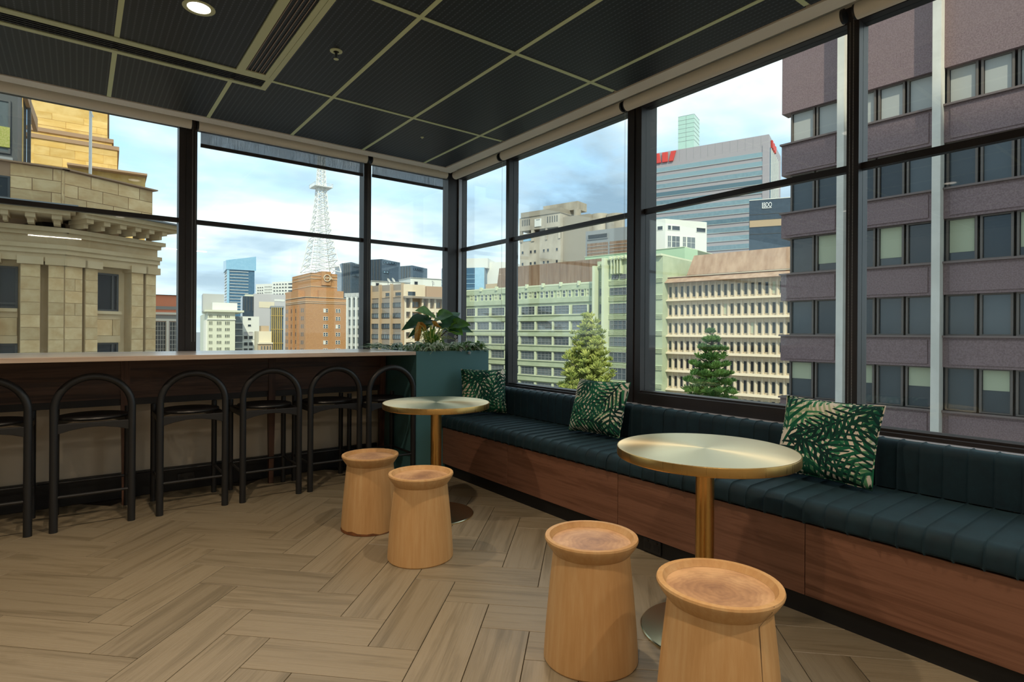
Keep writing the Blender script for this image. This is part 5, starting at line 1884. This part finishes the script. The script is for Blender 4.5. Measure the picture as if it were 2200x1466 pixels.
for a, b_ in ((1261, 1305), (1309, 1360)):
    GB.part('louvre_bay', 'brown_precast', GB.u(a), GB.u(b_), -0.2, 0, zgb(552), zgb(525))
    for q_ in range(3):
        GB.part('louvre_rail', 'pale_grey', GB.u(a), GB.u(b_), -0.35, -0.2, zgb(532 + 7 * q_), zgb(531.3 + 7 * q_))

# ------------------------------------------------------------------ bank tower and neighbours
BK = Fac('banded_bank_tower', 'tall grey office tower with blue ribbon windows and red rooftop sign', xL=1400, d=300, head=160)
zb = lambda y: BK.z(1413, y)
ub = BK.u(1649.5)
BK.part('wall', 'bank_grey', 0, ub, 0, 40, 0, zb(329))
for k in range(13):
    y = 362 + k * 17.6
    BK.part('ribbon_window', 'glass_teal', 0.3, BK.u(1636), -0.25, 0, zb(y + 9), zb(y))
    BK.part('sill_line', 'pale_grey', 0.3, BK.u(1636), -0.4, 0, zb(y + 10), zb(y + 9))
BK.part('end_pier', 'bank_grey', BK.u(1636), ub, -0.4, 0, 0, zb(348))
for k in range(1, 16):
    BK.part('panel_joint', 'mid_grey', ub * k / 16 - 0.05, ub * k / 16 + 0.05, -0.03, 0, zb(354), zb(330))
BK.part('side_glass', 'glass_blue', ub, ub + 0.3, 3, 30, 0, zb(352))
for k in range(7):
    BK.part('side_mullion', 'white_render', ub + 0.3, ub + 0.6, 4 + k * 4, 4.5 + k * 4, 0, zb(352))
for k, (a, b_, lean) in enumerate(((1408, 1419, -1.2), (1421, 1433, 0.0), (1435, 1447, 1.2))):
    a_, b2 = BK.u(a), BK.u(b_)
    sl_ = lean
    MB().hexa([(a_, -1.0, zb(352)), (b2 - 0.6 * (k == 2), -1.0, zb(352)), (b2 - 0.6 * (k == 2), -0.2, zb(352)), (a_, -0.2, zb(352)),
               (a_ + sl_, -1.0, zb(331)), (b2 + sl_ * 0.8, -1.0, zb(331)), (b2 + sl_ * 0.8, -0.2, zb(331)), (a_ + sl_, -0.2, zb(331))]).build('red_sign_stroke', 'sign_red', BK.root, bevel=0.2)
for k in range(3):
    y0_ = 6 + k * 4.2
    MB().hexa([(ub + 0.1, y0_, zb(349)), (ub + 0.9, y0_, zb(349)), (ub + 0.9, y0_ + 2.6, zb(349)), (ub + 0.1, y0_ + 2.6, zb(349)),
               (ub + 0.1, y0_ + k - 1, zb(335)), (ub + 0.9, y0_ + k - 1, zb(335)), (ub + 0.9, y0_ + 1.8 + k, zb(335)), (ub + 0.1, y0_ + 1.8 + k, zb(335))]).build('red_sign_stroke', 'sign_red', BK.root)
LT = Fac('mint_glass_shaft', 'slim mint glass shaft standing behind the bank tower roof', xL=1454, d=340, head=160)
ul = LT.u(1488.5)
LT.part('shaft', 'glass_mint', 0, ul, 0, 12, 0, LT.z(1454, 252))
for k in range(7):
    z_ = LT.z(1454, 252 + 9 * k)
    LT.part('joint', 'mid_grey', 0, ul, -0.08, 0, z_ - 0.12, z_)
    LT.part('joint', 'mid_grey', ul, ul + 0.08, 0, 12, z_ - 0.12, z_)
LT.part('joint', 'mid_grey', ul * 0.5 - 0.06, ul * 0.5 + 0.06, -0.08, 0, 0, LT.z(1454, 253))
BD = Fac('letter_sign_block', 'dark glass block with white three-letter sign left of the granite building', xL=1608, d=220, head=150)
zbd = lambda y: BD.z(1608, y)
BD.part('wall', 'glass_navy', 0, BD.u(1700), 0, 16, 0, zbd(431))
BD.part('roof_line', 'white_render', 0, BD.u(1700), -0.2, 0, zbd(432), zbd(430.5))
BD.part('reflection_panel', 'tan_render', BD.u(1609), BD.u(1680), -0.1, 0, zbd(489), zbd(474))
for y in (462, 474, 489, 504):
    BD.part('floor_line', 'dark_grey', 0, BD.u(1700), -0.15, 0, zbd(y + 0.8), zbd(y))
tm = text_mesh('BDO', 3.0, 0.1, 'letters', 'sign_white')
o = BD.inst(tm, 'sign_letters', BD.u(1638), -0.3, BD.z(1638, 446))
o.rotation_euler = (PI / 2, 0, BD.rz)
o.scale = ((BD.u(1656) - BD.u(1638)) / 6.2, 0.85, 1)
BD.part('sign_underline', 'sign_white', BD.u(1636), BD.u(1656), -0.4, -0.1, BD.z(1638, 448.5), BD.z(1638, 447.3))
BD.part('sign_bar', 'sign_white', BD.u(1635.5), BD.u(1637), -0.4, -0.1, BD.z(1638, 448.5), BD.z(1638, 436))
WO = Fac('white_corner_office', 'white office block with long dark openings below the bank tower', xL=1398, d=200, head=160)
zwo = lambda y: WO.z(1428, y)
uw = WO.u(1428)
vw = 30.0
WO.part('wall', 'white_render', 0, uw, 0, vw, 0, zwo(470))
WO.wins([(WO.u(1411), WO.u(1423))], [(zwo(494), zwo(485))], 'glass_dark', 'white_render', fw=0.1, dep=0.2)
W2 = Fac(root=WO.root, of=WO, xL=1428, d=(WO.M @ Vector((uw, 0, 0))).xy.dot(FW.xy), head=108)
W2.part('long_wall', 'white_render', 0, W2.u(1517), 0, 6, 0, W2.z(1428, 470))
W2.wins([(W2.u(1432.5), W2.u(1440)), (W2.u(1441.5), W2.u(1459)), (W2.u(1494), W2.u(1514))], [(W2.z(1432, 494), W2.z(1432, 484))], 'glass_dark', 'white_render', fw=0.1, dep=0.2)
W2.wins([(W2.u(1432.5), W2.u(1440)), (W2.u(1441.5), W2.u(1459)), (W2.u(1465), W2.u(1472)), (W2.u(1474), W2.u(1492))], [(W2.z(1432, 531), W2.z(1432, 506))], 'glass_grey', 'white_render', fw=0.1, dep=0.2, bars=(('h', 0.5), ('v', 0.5)))

# ------------------------------------------------------------------ cream precast office block
TN = Fac('cream_grid_office', 'cream precast office block with a grid of slim windows', xL=1419, d=112, head=170.5)
zn = lambda y: TN.z(1420, y)
uE = TN.u(1760)
TN.part('wall', 'cream_precast', 0, uE, 0.45, 16, 0, zn(607))
roof_poly = [(-0.2, zn(608)), (1.0, zn(597))]
MB().hexa([(-1.0, -1.3, zn(610)), (uE, -1.3, zn(610)), (uE, 8, zn(610)), (-1.0, 8, zn(610)), (0.6, 0.6, zn(597)), (uE, 0.6, zn(597)), (uE, 8, zn(597)), (0.6, 8, zn(597))]).build('sloping_parapet', 'tan_precast', TN.root)
MB().hexa([(TN.u(1458), 3, zn(595)), (uE, 3, zn(595)), (uE, 12, zn(595)), (TN.u(1458), 12, zn(595)), (TN.u(1468), 4.4, zn(549)), (uE, 4.4, zn(549)), (uE, 12, zn(549)), (TN.u(1468), 12, zn(549))]).build('mansard', 'tan_precast', TN.root)
TN.part('shadow_gap', 'dark_grey', TN.u(1462), uE, 2.0, 8, zn(597), zn(593.5))
TN.part('roof_edge', 'cream_precast', 0.6, uE, 0.0, 8, zn(598), zn(596.5))
rows = [(617, 641), (656, 678), (694, 716), (732, 752), (769, 790), (806, 829), (843, 866)]
pitch = TN.u(1446.3) - TN.u(1434)
nc = int((uE - TN.u(1423)) / pitch)
u0 = TN.u(1422.5)
us = [(u0 + pitch * k, u0 + pitch * k + pitch * 0.54) for k in range(nc)]
TN.wins(us, [(zn(b_), zn(a)) for a, b_ in rows], 'glass_dark', 'cream_precast', y=0.45, fw=0.07, dep=0.1, blind=('blind_pale', 17))
for k in range(nc + 1):
    a = u0 + pitch * k - pitch * 0.44
    MB().hexa([(a + 0.1, 0.12, 0), (a + pitch * 0.26, 0.12, 0), (a + pitch * 0.42, 0.46, 0), (a - pitch * 0.02, 0.46, 0), (a + 0.1, 0.12, zn(609)), (a + pitch * 0.26, 0.12, zn(609)), (a + pitch * 0.42, 0.46, zn(609)), (a - pitch * 0.02, 0.46, zn(609))]).build('pier', 'cream_precast', TN.root)
for a, b_ in rows:
    z1_, z0_ = zn(b_ + 3), zn(b_ + 7.5)
    MB().hexa([(-0.9, -0.7, z0_), (uE, -0.7, z0_), (uE, 1.0, z0_), (-0.9, 1.0, z0_), (-0.6, -0.1, z1_), (uE, -0.1, z1_), (uE, 1.0, z1_), (-0.6, 1.0, z1_)]).build('ledge', 'cream_precast', TN.root)
    TN.part('spandrel', 'cream_precast', 0, uE, 0.3, 0.5, zn(b_ + 15), zn(b_ + 7.5))
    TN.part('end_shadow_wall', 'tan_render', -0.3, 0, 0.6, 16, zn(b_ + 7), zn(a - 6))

# ------------------------------------------------------------------ brown granite building
BR = Fac('granite_building', 'brown granite office building with white columns and wide windows', xL=1677, d=32.4, head=177.5)
zb_ = lambda y: BR.z(1680, y)
uE = BR.u(2195) * 1.5
storeys = [(238, 140), (330, 246), (461, 358), (593, 511), (722, 644), (856, 780), (990, 915)]
# (sill y, head y) read at x = 1680; granite bands between
BR.part('core', 'dark_grey', 0.3, uE, 0.75, 14, 0, zb_(-260))
prev = -260
heads = [(312, 247), (459, 379), (589, 513), (719, 647), (851, 775), (982, 905)]
bands = [(-260, 247), (312, 379), (459, 513), (589, 647), (719, 775), (851, 905), (982, 1040)]
cols_px = [(1796, 1811), (2000, 2026)]
ucs = [(BR.u(a, -0.5), BR.u(b_, -0.5)) for a, b_ in cols_px]
bay = ucs[1][0] - ucs[0][0]
cu_ = [ucs[0][0] - bay + 0.0] + [c[0] for c in ucs] + [ucs[1][0] + bay * k for k in (1, 2)]
cw = ucs[0][1] - ucs[0][0]
for a, b_ in bands:
    BR.part('granite_band', 'granite', 0, uE, 0.0, 0.8, zb_(b_), zb_(a))
    if a > 0:
        BR.part('sill', 'granite_edge', -0.05, uE, -0.16, 0.3, zb_(a + 3.5), zb_(a))
        BR.part('granite_return', 'granite', -0.02, 0.4, 0.8, 14, zb_(b_), zb_(a))
    for k in range(len(cu_) - 1):
        a_ = max(cu_[k] + cw + 0.25, 0.25)
        e_ = cu_[k + 1] - 0.25
        if e_ - a_ > 0.6 and a > 0:
            BR.part('granite_panel', 'granite', a_, e_, -0.05, 0.0, zb_(b_ - 5), zb_(a + 8))
for a in cu_[1:]:
    BR.part('white_column', 'column_white', a, a + cw, -0.55, 0.1, 0, zb_(-260))
wi = 0
for k in range(len(cu_) - 1):
    lo_ = max(cu_[k] + cw, 0.12) if k else 0.12
    hi_ = cu_[k + 1]
    n_ = max(1, round((hi_ - lo_) / 1.45))
    if k == 0:
        n_ = 2
        lo_ = 0.35
    else:
        n_ = 3
        # narrow first light after each column
    p_ = (hi_ - lo_) / n_
    for j in range(n_):
        for (yb, yt) in heads:
            wi += 1
            bl = 'glass_granite'
            w0, w1 = lo_ + p_ * j + 0.05, lo_ + p_ * (j + 1) - 0.05
            z0_, z1_ = zb_(yb), zb_(yt)
            wn = bpy.data.objects.new('window', MB().box(0, 0.09, -0.12, 0.1, 0, z1_ - z0_).box(w1 - w0 - 0.09, w1 - w0, -0.12, 0.1, 0, z1_ - z0_).box(0.09, w1 - w0 - 0.09, -0.12, 0.1, 0, 0.07).box(0.09, w1 - w0 - 0.09, -0.12, 0.1, z1_ - z0_ - 0.07, z1_ - z0_).mesh('window', ['window_bronze']))
            COL.objects.link(wn)
            wn.parent = BR.root
            wn.location = (w0, 0.35, z0_)
            pn = bpy.data.objects.new('pane', MB().box(0.09, w1 - w0 - 0.09, 0.02, 0.06, 0.07, z1_ - z0_ - 0.07).mesh('pane', ['glass_granite']))
            COL.objects.link(pn)
            pn.parent = wn
            if wi % 4 == 1 or yb < 330:
                hh = (z1_ - z0_) * (0.45 if wi % 3 else 0.75)
                if yb < 330:
                    hh = (z1_ - z0_) - 0.1
                bo = bpy.data.objects.new('blind', MB().box(0.12, w1 - w0 - 0.12, -0.01, 0.02, z1_ - z0_ - 0.07 - hh, z1_ - z0_ - 0.07).mesh('blind', ['pale_grey' if yb < 330 else 'blind_pale']))
                COL.objects.link(bo)
                bo.parent = wn


# ------------------------------------------------------------------ two tall pines
nmat('needles', '#7f8f3c', '#b9bd68', 0.6, 0.8, rnd=0.0)
nmat('needles_dark', '#4c7a38', '#93b455', 0.6, 0.8, rnd=0.0)


def pine(label, px, ytop, d, hh, mat, seed, rad, squat=1.0, tuft_r=0.62, n_l=17):
    r = random.Random(seed)
    P_ = Fac('pine_tree', label, 'tree', xL=px, d=d, head=127, group='pine trees in the street')
    zt_ = P_.z(px, ytop)
    MB().tube([(0, 0, 0), (0, 0, zt_ * 0.6), (0.1, 0, zt_ - 0.5)], 0.42, 8, r_end=0.06).build('trunk', 'bark', P_.root, smooth=50)
    fo, br_ = MB(), MB()
    z = zt_ - 0.3
    for lvl in range(n_l):
        f = lvl / (n_l - 1)
        z = zt_ - 0.4 - hh * f
        rr = rad * (0.12 + 0.88 * f ** 0.75) * r.uniform(0.8, 1.12)
        nb = 3 + int(8 * f ** 0.6)
        a0 = r.uniform(0, 6.28)
        for k in range(nb):
            a = a0 + 2 * PI * k / nb + r.uniform(-0.25, 0.25)
            L = rr * r.uniform(0.72, 1.1)
            tip = Vector((math.cos(a) * L, math.sin(a) * L, z + L * 0.12))
            br_.tube([(0, 0, z - 0.25 * L), (tip.x * 0.6, tip.y * 0.6, z - 0.12 * L), tip], 0.06, 4, r_end=0.02)
            nt = 2 + int(L / 0.55)
            for q in range(nt):
                g_ = 1 - q * 0.55 / max(L, 0.6) * r.uniform(0.8, 1.2)
                if g_ < 0.1:
                    continue
                c = Vector((tip.x * g_, tip.y * g_, z - 0.12 * L * (1 - g_) + L * 0.12 * g_)) + Vector((r.uniform(-.25, .25), r.uniform(-.25, .25), r.uniform(-.1, .2)))
                ro = tuft_r * r.uniform(0.75, 1.2)
                for n_ in range(20):
                    v = Vector((r.gauss(0, 1), r.gauss(0, 1), abs(r.gauss(0.5, 0.8)))).normalized()
                    v = (v + tip.normalized() * 0.35).normalized()
                    s_ = v.cross(Vector((r.random(), r.random(), r.random()))).normalized() * 0.085
                    t_2 = v.cross(s_).normalized() * 0.085
                    b0 = c + v * ro * 0.1
                    m_ = c + v * ro * 0.65
                    e_ = c + v * ro
                    fo.add([b0, m_ + s_, m_ - s_ * 0.5 + t_2, m_ - s_ * 0.5 - t_2, e_], [(0, 1, 2), (0, 2, 3), (0, 3, 1), (4, 2, 1), (4, 3, 2), (4, 1, 3)])
    br_.build('branches', 'bark', P_.root)
    tag(fo.build('needles', mat, P_.root), kind='stuff')


pine('tall yellow-green pine in front of the green building', 1264, 679, 75, 9.6, 'needles', 3, 3.7, tuft_r=0.85, n_l=14)
pine('dark green pine in front of the cream office block', 1527, 709, 62, 7.6, 'needles_dark', 8, 3.1, tuft_r=0.70, n_l=9)
